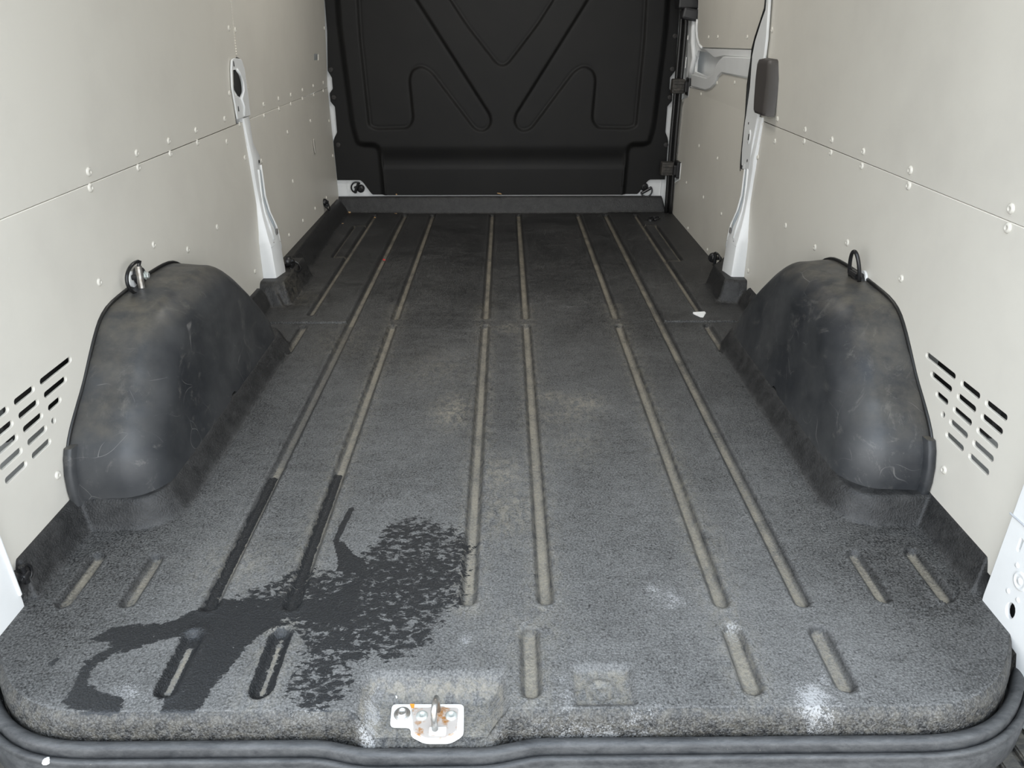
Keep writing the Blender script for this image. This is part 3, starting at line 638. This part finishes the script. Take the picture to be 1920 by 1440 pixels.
# ================================================================== PILLARS
def loft(secs, name, m, parent=None, sm=None):
    bm = bmesh.new(); rings = [[bm.verts.new(p) for p in s] for s in secs]; n = len(secs[0])
    for A, B in zip(rings, rings[1:]):
        for k in range(n - 1): bm.faces.new((A[k], A[k + 1], B[k + 1], B[k]))
    o = frombm(name, bm, m, parent, False); autosmooth(o, 30); return o
def pillar(s, name):
    e = empty(name, (s * .88, 2.7, 0)); e['kind'] = 'structure'
    inv = Matrix.Translation((-s * .88, -2.7, 0))
    W = XW[s]
    #       z,   y near, x near inner, x far inner, y far
    S = [(.060, 2.640, .842, .828, 2.72), (.10, 2.645, .843, .832, 2.735), (.19, 2.652, .848, .840, 2.745), (.205, 2.655, .850, .842, 2.75), (.215, 2.655, .853, .845, 2.755), (.25, 2.668, .862, .852, 2.76),
         (.30, 2.680, .872, .870, 2.76), (.345, 2.690, .878, .880, 2.762), (.40, 2.688, .880, .881, 2.760), (.46, 2.684, .880, .880, 2.765), (.50, 2.682, .878, .878, 2.775), (.55, 2.678, .881, .883, 2.735), (.64, 2.672, .884, .885, 2.742)]
    secs = []
    for z, yn, xn, xf, yf in S:
        dxs = W - .89
        r = .006
        secs.append([(s * (W + .02), yn - .004, z), (s * (W - .001), yn - .002, z), (s * (xn + dxs + r), yn, z), (s * (xn + dxs + .001), yn + .003, z), (s * (xn + dxs - .001), yn + .010, z),
                     (s * (xf + dxs - .001), yf - .010, z), (s * (xf + dxs + .001), yf - .003, z), (s * (xf + dxs + r), yf, z), (s * (W + .02), yf + .004, z)])
    o = loft(secs, 'pillar_body', M['white'], e); o.matrix_parent_inverse = inv
    def pt(bm_name, bm, m, sm=True):
        o = frombm(bm_name, bm, m, e, sm); o.matrix_parent_inverse = inv; return o
    def P_(y, z, x): return Vector((s * (x + W - .89), y, z))
    # rails either side of the channel
    bm = bmesh.new(); tube(bm, [P_(2.758, .165, .846), P_(2.762, .21, .850), P_(2.763, .25, .855), P_(2.763, .30, .871), P_(2.764, .36, .880), P_(2.766, .47, .880)], .0048, 8); pt('channel_rail', bm, M['white'])
    bm = bmesh.new(); tube(bm, [P_(2.695, .215, .848), P_(2.705, .26, .859), P_(2.712, .31, .872), P_(2.722, .36, .879), P_(2.728, .46, .878)], .004, 8); pt('channel_rail', bm, M['white'])
    bm = bmesh.new(); tube(bm, [P_(2.735, .235, .850), P_(2.738, .27, .858), P_(2.742, .31, .873), P_(2.745, .36, .881), P_(2.750, .455, .8795)], [.002, .006, .006, .005, .004], 8); pt('channel_shadow_gap', bm, simple('grey_channel', (.30, .33, .35), .4))  # grey strip stands in for the shade between the rails
    bm = bmesh.new(); bevbox(bm, P_(2.735, .235, .845), (.004, .014, .020), .001); pt('square_nut', bm, simple('dull_nut', (.22, .21, .2), .5, .5), False)
    for y, z, x, r in ((2.688, .205, .8475, .0042), (2.680, .110, .8405, .0035), (2.745, .485, .8765, .006)):
        bm = bmesh.new(); lathe(bm, [(r, 0), (r, .0006), (0, .0006)], 12, Matrix.Translation(P_(y, z, x)) @ frame_from((-s, 0, 0)).to_4x4()); pt('drilled_hole', bm, M['hollow'], False)
    bm = bmesh.new(); tube(bm, [P_(2.652, .197, .8485), P_(2.68, .196, .8468), P_(2.745, .195, .8400)], .0010, 6); pt('weld_seam', bm, simple('seam_grey', (.5, .52, .53), .5))
    return e, inv
pL, invL = pillar(-1, 'trim_2'); pR, invR = pillar(1, 'trim_3')
# upper part of the left pillar: bracket with a dark opening
def lw(l): return [(onwall(400 + a / 2.881, 60 + b / 2.881, L).y, onwall(400 + a / 2.881, 60 + b / 2.881, L).z) for a, b in l]
outl = lw([(88, 150), (100, 141), (140, 145), (158, 200), (168, 280), (180, 360), (190, 452), (152, 462), (120, 473), (108, 400), (90, 300), (86, 200)])
hole = lw([(92, 208), (112, 203), (132, 232), (145, 270), (150, 320), (135, 358), (122, 345), (104, 350), (95, 280)])
o = plate('pillar_bracket', rpoly(outl, .006, 3), [rpoly(hole, .008, 3)], .006, wmap(L, -.008), M['white'], pL, .002); o.matrix_parent_inverse = invL
bm = bmesh.new(); hl = lw([(112, 203), (132, 232), (146, 270), (150, 318), (138, 362), (152, 400), (153, 455)])
tube(bm, [Vector((-(wallx(z, L) - .009), y, z)) for y, z in hl], .0045, 8); o = frombm('pressed_edge', bm, M['white'], pL, True); o.matrix_parent_inverse = invL
bm = bmesh.new(); bevbox(bm, (-.935, 2.69, .74), (.004, .16, .22), .001); o = frombm('cavity_back', bm, M['hollow'], pL); o.matrix_parent_inverse = invL  # dark sheet for the shade inside the bracket opening
bm = bmesh.new()
tube(bm, [(-.905, 2.60, .775), (-.905, 2.625, .735), (-.905, 2.65, .71), (-.900, 2.66, .69)], [.012, .016, .018, .016], 10); o = frombm('inner_fold', bm, M['white'], pL, True); o.matrix_parent_inverse = invL
for (a, b) in ((96, 172), (122, 415)):
    y_, z_ = lw([(a, b)])[0]; bm = bmesh.new(); bevbox(bm, (-(wallx(z_, L) - .0085), y_, z_), (.002, .006, .016), .0008); o = frombm('drilled_slot', bm, M['hollow'], pL); o.matrix_parent_inverse = invL
# upper part of the right pillar
def rw(l): return [(onwall(1200 + a / 2.768, b / 2.768, 1).y, onwall(1200 + a / 2.768, b / 2.768, 1).z) for a, b in l]
o = plate('pillar_upper', rw([(694, -60), (686, 60), (676, 200), (660, 330), (640, 560), (628, 612), (600, 760), (585, 880), (545, 880), (548, 780), (562, 640), (572, 580), (590, 450), (602, 290), (618, 210), (650, 110), (672, 50), (684, -60)]), [], .010, wmap(1, -.014), M['white'], pR, .003); o.matrix_parent_inverse = invR
bm = bmesh.new(); ll = rw([(682, -60), (672, 40), (650, 108), (622, 190), (606, 250), (598, 320), (580, 440), (570, 600), (552, 740), (540, 850), (536, 890)])
tube(bm, [Vector((wallx(z, 1) - .010, y + .006, z)) for y, z in ll], [.0062] * (len(ll) - 3) + [.005, .0035, .0012], 8); o = frombm('pillar_seal', bm, M['seal_clean'], pR, True); o.matrix_parent_inverse = invR
for a, b, w_, h_ in ((588, 712, .020, .046), (549, 868, .010, .014), (584, 640, .005, .008)):
    y_, z_ = rw([(a, b)])[0]; bm = bmesh.new()
    if w_ > .015:
        lathe(bm, [(.020, 0), (.018, .003), (.010, .003), (.009, .001), (0, .001)], 18, Matrix.Translation((wallx(z_, 1) - .014, y_, z_)) @ frame_from((-1, 0, 0)).to_4x4() @ Matrix.Diagonal((.7, 1.3, 1, 1))); o = frombm('pressed_boss', bm, M['white'], pR, True)
        o.matrix_parent_inverse = invR; bm = bmesh.new(); bevbox(bm, (wallx(z_, 1) - .017, y_, z_), (.002, .007, .022), .0008); o = frombm('drilled_slot', bm, M['hollow'], pR)
    else:
        bevbox(bm, (wallx(z_, 1) - .0145, y_, z_), (.002, w_, h_), .0008); o = frombm('drilled_hole', bm, M['hollow'], pR)
    o.matrix_parent_inverse = invR
# grey pad over the right pillar
bm = bmesh.new()
secs = []
padp = [(112, 1417, 1448.5), (120, 1413.5, 1448), (145, 1410, 1447), (180, 1407, 1442), (205, 1406, 1438.5), (213, 1409, 1437), (218, 1422, 1437)]
po_ = bpy.data.objects
pe = None
def padmesh():
    bm = bmesh.new(); rows = []
    n = 14
    ys0 = [(110, 1423, 1447), (113, 1417, 1448.5), (122, 1413, 1448.2), (145, 1410, 1447.2), (165, 1408.5, 1444.5), (190, 1407, 1441), (208, 1406.5, 1438.5), (214, 1409, 1437.5), (218, 1424, 1437)]
    for i, (py, l, r) in enumerate(ys0):
        a = atx(r, py, .848); b = atx(l, py, .838)
        th = .030 if 0 < i < len(ys0) - 1 else .018
        yn, yf, z = a.y, b.y, (a.z + b.z) / 2
        row = []
        for k in range(n):
            t = k / (n - 1); y = yn + (yf - yn) * t
            row.append(bm.verts.new((.872 - th * min(1, (math.sin(math.pi * min(max(t, .0), 1)) * 2.4)) ** .6 if 0 < k < n - 1 else .874, y, z)))
        rows.append(row)
    for A, B in zip(rows, rows[1:]):
        for k in range(n - 1): bm.faces.new((A[k], A[k + 1], B[k + 1], B[k]))
    for row in (rows[0], rows[-1]): bm.faces.new(row)
    return bm
tag(frombm('pillar_pad', padmesh(), M['pad'], None, True), 'dark grey rounded pad high on the white right pillar', 'pad')

# rear door frame posts
def dmapp(s, x): return lambda u, v, w: Vector((s * (x + w), u, v))
for s, nm in ((-1, 'trim_4'), (1, 'trim_5')):
    hs = []
    if s > 0:
        h1 = atx(1892, 1145, .86); hs = [[(h1.y + .0105 * math.cos(a) , h1.z + .015 * math.sin(a)) for a in np.linspace(0, 2 * math.pi, 14, endpoint=False)]]
        h2 = atx(1910, 1022, .86); hs.append(rrect(h2.y - .003, h2.y + .003, h2.z - .012, h2.z + .012, .002, 2))
    e = plate(nm, [(.70, -.12), (.885, -.12), (.925, -.02), (1.034, -.012), (1.036, .01), (1.036, 1.75), (.70, 1.75)], hs, .008, dmapp(s, .862 if s > 0 else .866), M['white'], None, .002); e['kind'] = 'structure'
    if s > 0:
        bm = bmesh.new(); bevbox(bm, (.885, h1.y, h1.z + .03), (.004, .1, .2), .001); frombm('cavity_back', bm, M['hollow'], e)  # dark sheet gives the post holes their painted shade
        p = atx(1911, 1090, .86); bm = bmesh.new(); lathe(bm, [(.017, 0), (.016, .002), (.012, .0025), (.010, .001), (.006, .001), (.005, .003), (0, .003)], 20, Matrix.Translation((.862, p.y, p.z)) @ frame_from((-1, 0, 0)).to_4x4()); frombm('pressed_boss', bm, M['white'], e, True)
        for q in ((1905, 1060), (1888, 1108), (1906, 1125)):
            p = atx(*q, .86); bm = bmesh.new(); lathe(bm, [(.005, 0), (.004, .0015), (0, .002)], 12, Matrix.Translation((.862, p.y, p.z)) @ frame_from((-1, 0, 0)).to_4x4()); frombm('weld_spot', bm, M['white'], e, True)
        a, b = atx(1893, 962, .86), atx(1919, 985, .86); bm = bmesh.new(); tube(bm, [(.861, a.y, a.z), (.861, b.y, b.z), (.861, b.y - .15, b.z - .03)], .0018, 6); frombm('panel_joint', bm, simple('joint_grey', (.45, .47, .5), .5), e)
    # inner return towards the wall panel
    bm = bmesh.new(); bevbox(bm, (s * .885, 1.033, .9), (.045, .006, 1.75), .002); frombm('return_flange', bm, M['white'], e)

# ================================================================== WHEEL ARCH COVERS
def arch(s, nm, lab, off):
    e = empty(nm, (s * .80, 1.75, .05)); tag(e, lab, 'wheel arch cover', 'scuffed plastic wheel arch covers'); inv = Matrix.Translation((-s * .80, -1.75, -.05))
    pr = [(1.280, .052), (1.281, .09), (1.288, .125), (1.300, .155), (1.330, .188), (1.375, .222), (1.417, .252), (1.465, .296), (1.510, .334), (1.545, .356), (1.59, .368), (1.66, .371), (1.75, .373), (1.84, .371), (1.91, .366), (1.96, .352), (2.01, .320), (2.06, .278), (2.12, .222), (2.17, .165), (2.205, .11), (2.22, .052)]
    # smooth the outline
    P0 = np.array(pr)
    for _ in range(2):
        Q = np.repeat(P0, 2, 0)[1:-1].copy(); A = P0[:-1]; B = P0[1:]
        Q = np.empty((2 * len(A), 2)); Q[0::2] = A * .75 + B * .25; Q[1::2] = A * .25 + B * .75
        P0 = np.vstack([P0[:1], Q, P0[-1:]])
    P0 = P0.copy(); P0[:, 0] += off
    n = len(P0); C0 = np.array([1.75 + off, .052])
    r = .088
    wx = XW[s]
    secs = [(wx + .004, .003), (wx - .004, .0), (wx - .03, .001), (.812, .004)]
    for k in range(1, 11):
        f = math.radians(90 * k / 10); secs.append((.704 + r - r * math.sin(f) * 1.0 + .0, .004 + r * .92 * (1 - math.cos(f))))
    side0 = secs[-1][1]
    for t in (.25, .5, .75, .97): secs.append((.704 - .001 * t, side0 + (.43 - side0) * t))
    t_ = np.linspace(0, 1, n)
    Xa = np.zeros((len(secs), n)); Ya = Xa.copy(); Za = Xa.copy()
    for i, (x, d) in enumerate(secs):
        k = 1 - d / .44
        p = C0 + (P0 - C0) * np.array([k, 1])      # sideways shrink in y, keep the base
        zf = (P0[:, 1] - .052); zs = zf - np.minimum(zf, d * np.clip(zf / .12, 0, 1) * (zf / .32) ** .7)
        p[:, 1] = .052 + np.maximum(zs, 0) if d < .2 else .052 + zf * (1 - min(1, (.004 + r) / .36)) * (1 - (d - side0) / (.44 - side0))
        band = .0045 * (sst(.205, .225, P0[:, 1]) - sst(.285, .305, P0[:, 1])) * (P0[:, 0] < 1.75 + off)
        Ya[i] = p[:, 0] - band; Za[i] = p[:, 1]
        Xa[i] = s * (x + .075 * np.maximum(Za[i] - .055, 0) * float(np.clip((.86 - x) / .13, 0, 1)) + .010 * float(np.clip((.86 - x) / .13, 0, 1)))
    me = grid_mesh('cover_shell', Xa, Ya, Za); o = link('cover_shell', me, M['arch'], e); o.matrix_parent_inverse = inv
    # raised edge strip at the near foot
    bm = bmesh.new(); pts = [(1.268 + off, .050), (1.267 + off, .085), (1.272 + off, .120), (1.284 + off, .152), (1.296 + off, .170)]
    rows = []
    for y, z in pts:
        rows.append([bm.verts.new((s * x, y + dy, z)) for x, dy in ((wx - .001, .03), (wx - .001, 0), (wx - .004, -.003), (wx - .014, -.003), (wx - .018, .001), (wx - .020, .022))])
    for A, B in zip(rows, rows[1:]):
        for k in range(5): bm.faces.new((A[k], A[k + 1], B[k + 1], B[k]))
    bm.faces.new(rows[-1]); bm.faces.new(rows[0])
    o = frombm('edge_strip', bm, M['arch'], e); autosmooth(o, 50); o.matrix_parent_inverse = inv
    # black gasket against the wall
    bm = bmesh.new(); tube(bm, [(s * (wx - .001), y, z + .003) for y, z in P0[8:-6:2]], .0045, 6); o = frombm('wall_gasket', bm, M['seal_clean'], e, True); o.matrix_parent_inverse = inv
arch(-1, 'wheel_arch_cover', 'scuffed black plastic wheel arch cover under the tie ring on the left wall', .0)
arch(1, 'wheel_arch_cover', 'scuffed black plastic wheel arch cover on the right, dusty brown on top', .018)

# ================================================================== TIE-DOWN RINGS
def dring(loc, n, ax, lab, R=.030, swing=0.0, base='dome', sleeve=True, scale=1.0, oval=1.15, side=1, sl=.026):
    """n: wall normal, ax: direction of the sleeve axis, the ring lies on the 'side' of it"""
    e = empty('tie_down_ring', loc); tag(e, lab, 'tie-down ring', 'black lashing rings round the load floor')
    n = Vector(n).normalized(); ax = Vector(ax); ax = (ax - n * ax.dot(n)).normalized(); b = n.cross(ax)
    Mx = Matrix((ax, b, n)).transposed().to_4x4() @ Matrix.Scale(scale, 4)
    bm = bmesh.new()
    lathe(bm, [(.021, 0), (.021, .006), (.018, .014), (.012, .018), (0, .019)], 20, Mx @ Matrix.Translation((0, -.016 * side, 0)) @ Matrix.Diagonal((1.05, .95, 1, 1)))
    bevbox(bm, (0, 0, 0), (.040, .02, .012), .003)
    bmesh.ops.transform(bm, matrix=Mx @ Matrix.Translation((0, -.006 * side, .007)), verts=bm.verts[-1:] and [])
    frombm('mount', bm, M['black'], e, True)
    bm = bmesh.new(); tube(bm, [Mx @ Vector((x, .004 * side, .016)) for x in (-sl, sl)], .0078 * scale, 14); o = frombm('sleeve', bm, M['steel'] if sleeve == 'steel' else M['ring'], e); autosmooth(o, 40)
    pts = []
    for k in range(29):
        a = math.pi * (-.06 + 1.12 * k / 28); x = R * 1.12 * math.cos(a); y = R * oval * math.sin(a) + .004
        x = max(-R - .0035, min(R + .0035, x))
        y2 = y * math.cos(swing); z2 = y * math.sin(swing) + .016
        pts.append(Mx @ Vector((x, y2 * side, z2)))
    pts = [Mx @ Vector((R * .7, .004 * side, .016))] + pts + [Mx @ Vector((-R * .7, .004 * side, .016))]
    bm = bmesh.new(); tube(bm, pts, .0042 * scale, 10); frombm('ring', bm, M['ring'], e, True)
    bm = bmesh.new(); lathe(bm, [(.011, 0), (.011, .003), (.0075, .003), (.0075, .009), (.0065, .010), (0, .010)], 6, Mx @ Matrix.Translation((0, -.018 * side, .017))); o = frombm('bolt', bm, M['zinc'] if sleeve == 'steel' else M['ring'], e)
    return e
p = aty(669, 351, 4.05); dring((p.x + .006, 4.058, p.z - .002), (0, -1, 0), (.45, 0, 1), 'black lashing ring on the white frame at the bulkhead foot, left corner', .026, .25, side=1)
p = aty(1212, 357, 4.05); dring((p.x - .004, 4.058, p.z + .004), (0, -1, 0), (.85, 0, .5), 'black lashing ring on the white frame at the bulkhead foot, right corner', .027, .35, side=-1)
p = atx(608, 388, -.89); dring((-.889, p.y, p.z + .010), (1, 0, 0), (0, 1, .1), 'black lashing ring hanging on the far left wall just above the floor lip', .024, .35, scale=.85, side=-1)
p = atx(541, 497, -.838); dring((-.838, p.y - .01, p.z + .004), (1, 0, 0), (0, 1, .2), 'black lashing ring at the foot of the white left pillar', .028, .95, side=-1)
p = atx(1344, 485, .84); dring((.838, p.y + .0, p.z + .002), (-.75, -.66, 0), (0, 0, 1), 'black lashing ring at the foot of the white right pillar', .026, .15, side=-1, scale=.9)
p = atx(254, 525, -.872); e1 = dring((-.880, p.y + .012, p.z + .004), (1, 0, 0), (0, .12, 1), 'steel sleeved lashing ring above the left wheel arch cover', .033, -.05, sleeve='steel', side=1, scale=1.0, oval=1.75)
p = atx(1612, 517, .868); e2 = dring((.872, p.y, p.z), (-1, -.1, 0), (0, 1, .05), 'black lashing ring standing up above the right wheel arch cover', .019, .22, side=-1, scale=1.12, oval=2.8, sl=.014)
p = atz(1225, 413, .004); dring((p.x, p.y, -.002), (0, 0, 1), (0, 1, 0), 'black lashing ring lying on the floor in the far right corner', .026, .15, side=-1, scale=.95)
p = atx(24, 1076, -.887); dring((-.882, p.y + .002, p.z - .006), (1, 0, 0), (0, 0, 1), 'black lashing ring at the near left corner, half hidden by the door post', .022, .1, scale=.7, side=-1)
for e_, s_ in ((e1, -1), (e2, 1)):
    bm = bmesh.new(); tube(bm, [Vector((0, 0, 0)) + Vector((s_ * k, 0, 0)) for k in (-.0, .006)], .019, 18); bmesh.ops.translate(bm, vec=(s_ * .002, 0, -.006), verts=bm.verts); frombm('collar', bm, M['white'], e_)
# hanging rubber loop by the left pillar
e = empty('rubber_strap', (-.80, 2.81, .05)); tag(e, 'black rubber loop drooping beside the left pillar foot onto the floor', 'strap')
def P2(x, y, X_): return atx(x, y, X_) - Vector((-.80, 2.81, .05))
bm = bmesh.new(); tube(bm, [P2(545, 503, -.835), P2(546, 512, -.825), P2(553, 514, -.815), P2(561, 517, -.805)], .005, 8); tube(bm, [P2(544, 505, -.835), P2(541, 516, -.835), P2(542, 524, -.835)], .004, 8); frombm('cord', bm, M['black'], e, True)
bm = bmesh.new()
for k in range(13): pass
lp = [P2(561 + 9 * math.sin(a) + 3, 526 - 13 * math.cos(a), -.80 + .006 * math.sin(a)) for a in np.linspace(0, 2 * math.pi, 22, endpoint=False)]
tube(bm, lp, .0065, 8, True); frombm('loop', bm, M['black'], e, True)
bm = bmesh.new(); bevbox(bm, P2(563, 524, -.803), (.014, .022, .046), .005); frombm('hook_tab', bm, M['black'], e)

# ================================================================== STRIKER PLATE
pz = -.0345
e = empty('latch_striker', (-.12, .81, pz)); tag(e, 'white and rusty steel door striker screwed into the sill pocket', 'latch striker')
def sp(l): return [tuple((atz(660 + a / 6.4, 1220 + b / 6.4, pz) - Vector((-.12, .81, 0)))[:2]) for a, b in l]
mp = lambda z0: (lambda u, v, w: Vector((u, v, z0 - w)))
plate('back_plate', rpoly(sp([(480, 655), (1345, 655), (1340, 1030), (1180, 1125), (870, 1125), (705, 1040), (705, 935), (455, 930)]), .008, 4), [], .003, mp(.003), M['primer'], e, .001)
plate('base_plate', rpoly(sp([(720, 712), (930, 712), (960, 695), (1100, 695), (1130, 712), (1280, 712), (1255, 1000), (1110, 1085), (890, 1085), (740, 1010)]), .006, 4), [], .003, mp(.0058), M['rust'], e, .001)
plate('bolt_plate', rpoly(sp([(510, 690), (715, 690), (710, 880), (520, 880)]), .004, 3), [], .003, mp(.0058), M['primer'], e, .001)
plate('orange_mark', sp([(695, 657), (752, 657), (748, 708), (715, 708)]), [], .0008, mp(.0038), M['orange'], e, .0002)
for a, b in ((842, 812), (1192, 812)):
    q = sp([(a, b)])[0]; bm = bmesh.new(); lathe(bm, [(.0092, 0), (.0092, .0012), (.0065, .0032), (.0042, .0034), (.0034, .0015), (0, .0015)], 18, Matrix.Translation((q[0], q[1], .0056))); frombm('screw', bm, M['zinc'], e, True)
q = sp([(605, 790)])[0]
bm = bmesh.new(); lathe(bm, [(.013, 0), (.013, .001), (.0115, .0022), (.0080, .0022), (.0075, .006), (.006, .007), (.0055, .003), (0, .003)], 20, Matrix.Translation((q[0], q[1], .0056))); frombm('socket_bolt', bm, M['steel'], e, True)
q = sp([(1000, 985)])[0]; bm = bmesh.new()
# upright bent bar: two legs and a rounded top
tube(bm, [(q[0], q[1], .004), (q[0] - .001, q[1] + .001, .030), (q[0] - .001, q[1] + .006, .040), (q[0], q[1] + .016, .045), (q[0] + .001, q[1] + .028, .042), (q[0] + .001, q[1] + .034, .032), (q[0] + .001, q[1] + .036, .004)], .0048, 12)
frombm('striker_bar', bm, M['steel'], e, True)
bm = bmesh.new(); bevbox(bm, (q[0] + .004, q[1] - .002, .0062), (.026, .014, .003), .0012); frombm('bar_foot', bm, M['primer'], e)

# ================================================================== SILL SEAL AND BUMPER STEP
def edge_path():
    pts = []
    for x in np.concatenate([np.linspace(-.868, -.60, 40), np.linspace(-.59, .59, 110), np.linspace(.60, .868, 40)]):
        pts.append((x, float(.7775 + .160 * np.clip((abs(x) - .60) / .285, 0, 1) ** 3.0 - .016 * (sst(-.30, -.20, np.array(x)) - sst(-.045, .06, np.array(x))))))
    return np.array(pts)
EP = edge_path(); dE = np.gradient(EP, axis=0); dE /= np.hypot(dE[:, 0], dE[:, 1])[:, None]; NE = np.stack([dE[:, 1], -dE[:, 0]], 1)
def sweep(name, prof, m, parent=None):
    rows = []
    for o, z in prof:
        q = EP + NE * o; rows.append(np.column_stack([q, np.full(len(q), z)]))
    A = np.array(rows)
    # continue upward past the corners along the door posts
    n = len(EP); k = np.arange(8)
    ext = []
    for end, sg in ((0, -1), (-1, 1)):
        base = A[:, end, :][:, None, :] ; up = np.array([0.012 * sg, 0.0, .022])
        ext.append(base + up * (k + 1)[None, :, None])
    A = np.concatenate([ext[0][:, ::-1], A, ext[1]], 1)
    me = grid_mesh(name, A[..., 0], A[..., 1], A[..., 2]); return link(name, me, m, parent)
def arc(o, z, r, a0, a1, n=6): return [(o + r * math.cos(math.radians(a0 + (a1 - a0) * k / n)), z + r * math.sin(math.radians(a0 + (a1 - a0) * k / n))) for k in range(n + 1)]
se = empty('sill_seal', (0, .76, -.06)); tag(se, 'dusty black rubber weather seal running along the rear sill', 'door seal')
inv = Matrix.Translation((0, -.76, .06))
o = sweep('seal_bulb', [(-.0105, -.090), (-.0108, -.052)] + arc(-.0005, -.047, .0095, 165, 20, 8) + [(.0092, -.051), (.0104, -.062)], M['seal'], se); o.matrix_parent_inverse = inv
o = sweep('seal_flange', [(.0104, -.064), (.0110, -.057)] + arc(.0166, -.058, .0054, 165, 20, 6) + [(.0222, -.061), (.0225, -.067), (.0240, -.069), (.0250, -.115)], M['seal'], se); o.matrix_parent_inverse = inv
bs = empty('bumper_step', (0, .74, -.12)); tag(bs, 'dusty ribbed plastic bumper step outside the rear sill', 'bumper step')
inv = Matrix.Translation((0, -.74, .12))
bm = bmesh.new(); bevbox(bm, (0, .74, -.150), (2.1, .40, .05), .006); o = frombm('step_top', bm, M['step'], bs); o.matrix_parent_inverse = inv
bm = bmesh.new(); r_ = bmesh.ops.create_cube(bm, size=1); bmesh.ops.scale(bm, vec=(.030, .36, .012), verts=bm.verts); bmesh.ops.bevel(bm, geom=[e for e in bm.edges], offset=.003, segments=2, affect='EDGES')
rib_me = bpy.data.meshes.new('tread_rib'); bm.to_mesh(rib_me); bm.free(); rib_me.materials.append(M['step'])
k = 0; x = -1.0
while x < 1.02:
    o = bpy.data.objects.new('tread_rib', rib_me); COL.objects.link(o); o.parent = bs; o.matrix_parent_inverse = inv; o.location = (x, .74, -.121); x += .040

# ================================================================== SMALL DEBRIS
def chip(name, px, py, z, size, m, lab, cat, seed, grp=None):
    rnd = random.Random(seed); bm = bmesh.new(); n = 7
    lo = [bm.verts.new((size[0] * math.cos(2 * math.pi * k / n) * rnd.uniform(.6, 1.1), size[1] * math.sin(2 * math.pi * k / n) * rnd.uniform(.6, 1.1), 0)) for k in range(n)]
    hi = [bm.verts.new((v.co.x * .8, v.co.y * .8, size[2] * rnd.uniform(.6, 1.2))) for v in lo]
    bm.faces.new(lo[::-1]); bm.faces.new(hi)
    for k in range(n): bm.faces.new((lo[k], lo[(k + 1) % n], hi[(k + 1) % n], hi[k]))
    p = atz(px, py, z); o = frombm(name, bm, m, None); o.location = (p.x, p.y, z); o.rotation_euler = (0, 0, rnd.uniform(0, 3)); tag(o, lab, cat, grp); return o
o = chip('paper_scrap', 1312, 590, .004, (.018, .016, .005), M['paper'], 'small white chip lying at the end of the outer right channel', 'scrap', 3)
me_ = o.data; bm = bmesh.new()
a = [bm.verts.new(v) for v in ((-.021, .012, .006), (.021, .012, .007), (.023, .004, .005), (.003, -.028, .001), (-.006, -.026, .001), (-.020, .004, .004))]; b = [bm.verts.new((v.co.x, v.co.y, 0)) for v in a]
bm.faces.new(a); bm.faces.new(b[::-1])
for k in range(6): bm.faces.new((a[k], b[k], b[(k + 1) % 6], a[(k + 1) % 6]))
bmesh.ops.recalc_face_normals(bm, faces=bm.faces); bm.to_mesh(me_); bm.free(); o.rotation_euler = (0, 0, .1)
chip('wood_chip', 641, 420.5, .001, (.014, .007, .004), M['wood'], 'curled pale wood shaving on the floor near the far left lip', 'wood chip', 5)
chip('wood_chip', 655, 398.5, .006, (.016, .009, .006), M['wood'], 'wood crumb at the foot of the far left corner of the lip', 'wood chip', 6)
chip('wood_chip', 742, 401, .002, (.013, .005, .003), M['wood'], 'wood crumb below the lip, just left of the second channel', 'wood chip', 7)
chip('wood_chip', 703, 408, -.004, (.006, .014, .004), M['wood'], 'pale sliver in the far end of the outer left channel', 'wood chip', 8)
chip('wood_chip', 936, 362.5, .102, (.022, .006, .003), M['wood'], 'wood crumb caught under the middle of the bulkhead liner', 'wood chip', 9).location.y = 4.012
chip('wood_chip', 745, 362.3, .098, (.016, .005, .003), M['wood'], 'wood crumb caught under the left end of the bulkhead liner', 'wood chip', 21).location.y = 4.012
chip('red_crumb', 679, 417, -.003, (.006, .006, .004), M['red'], 'tiny red crumb beside the far left channel', 'crumb', 11)
chip('red_crumb', 720, 487.5, -.005, (.006, .009, .004), M['red'], 'tiny red crumb in the second left channel', 'crumb', 12)
chip('white_crumb', 742, 1303.5, -.030, (.0085, .0022, .002), M['paper'], 'white splinter in the latch pocket', 'crumb', 14)
for i, (x_, y_) in enumerate(((168.5, 1381), (62, 1402), (68, 1402), (88, 1427))):
    p = None
    rr_ = .004 if i < 3 else .007
    bm = bmesh.new(); lathe(bm, [(0, -.6 * rr_), (.7 * rr_, -.4 * rr_), (rr_, 0), (.7 * rr_, .45 * rr_), (0, .6 * rr_)], 10)
    z_ = (-.045, -.056, -.056, -.056)[i]; p = atz(x_, y_, z_); o = frombm('white_crumb', bm, M['paper'], None, True); o.location = p
    tag(o, ('white crumb on the sill seal below the wet streak', 'left of two white crumbs side by side on the sill seal', 'right of two white crumbs side by side on the sill seal', 'larger white crumb on the outer edge of the sill seal')[i], 'crumb', 'white crumbs on the sill seal')

# unseen ceiling lamp, added to brighten the deep end of the load space
ll = bpy.data.lights.new('cargo_lamp_light', 'AREA'); ll.shape = 'RECTANGLE'; ll.size = .5; ll.size_y = .12; ll.energy = LAMP_W; ll.color = (1, .96, .90)
le = empty('ceiling_lamp', (0, 3.0, 1.78)); tag(le, 'flat rectangular load space lamp on the ceiling', 'lamp')
lo = bpy.data.objects.new('lamp_light', ll); COL.objects.link(lo); lo.parent = le; lo.location = (0, 0, -.03)
bm = bmesh.new(); bevbox(bm, (0, 0, -.008), (.54, .16, .02), .004); frombm('lamp_body', bm, M['roof'], le)
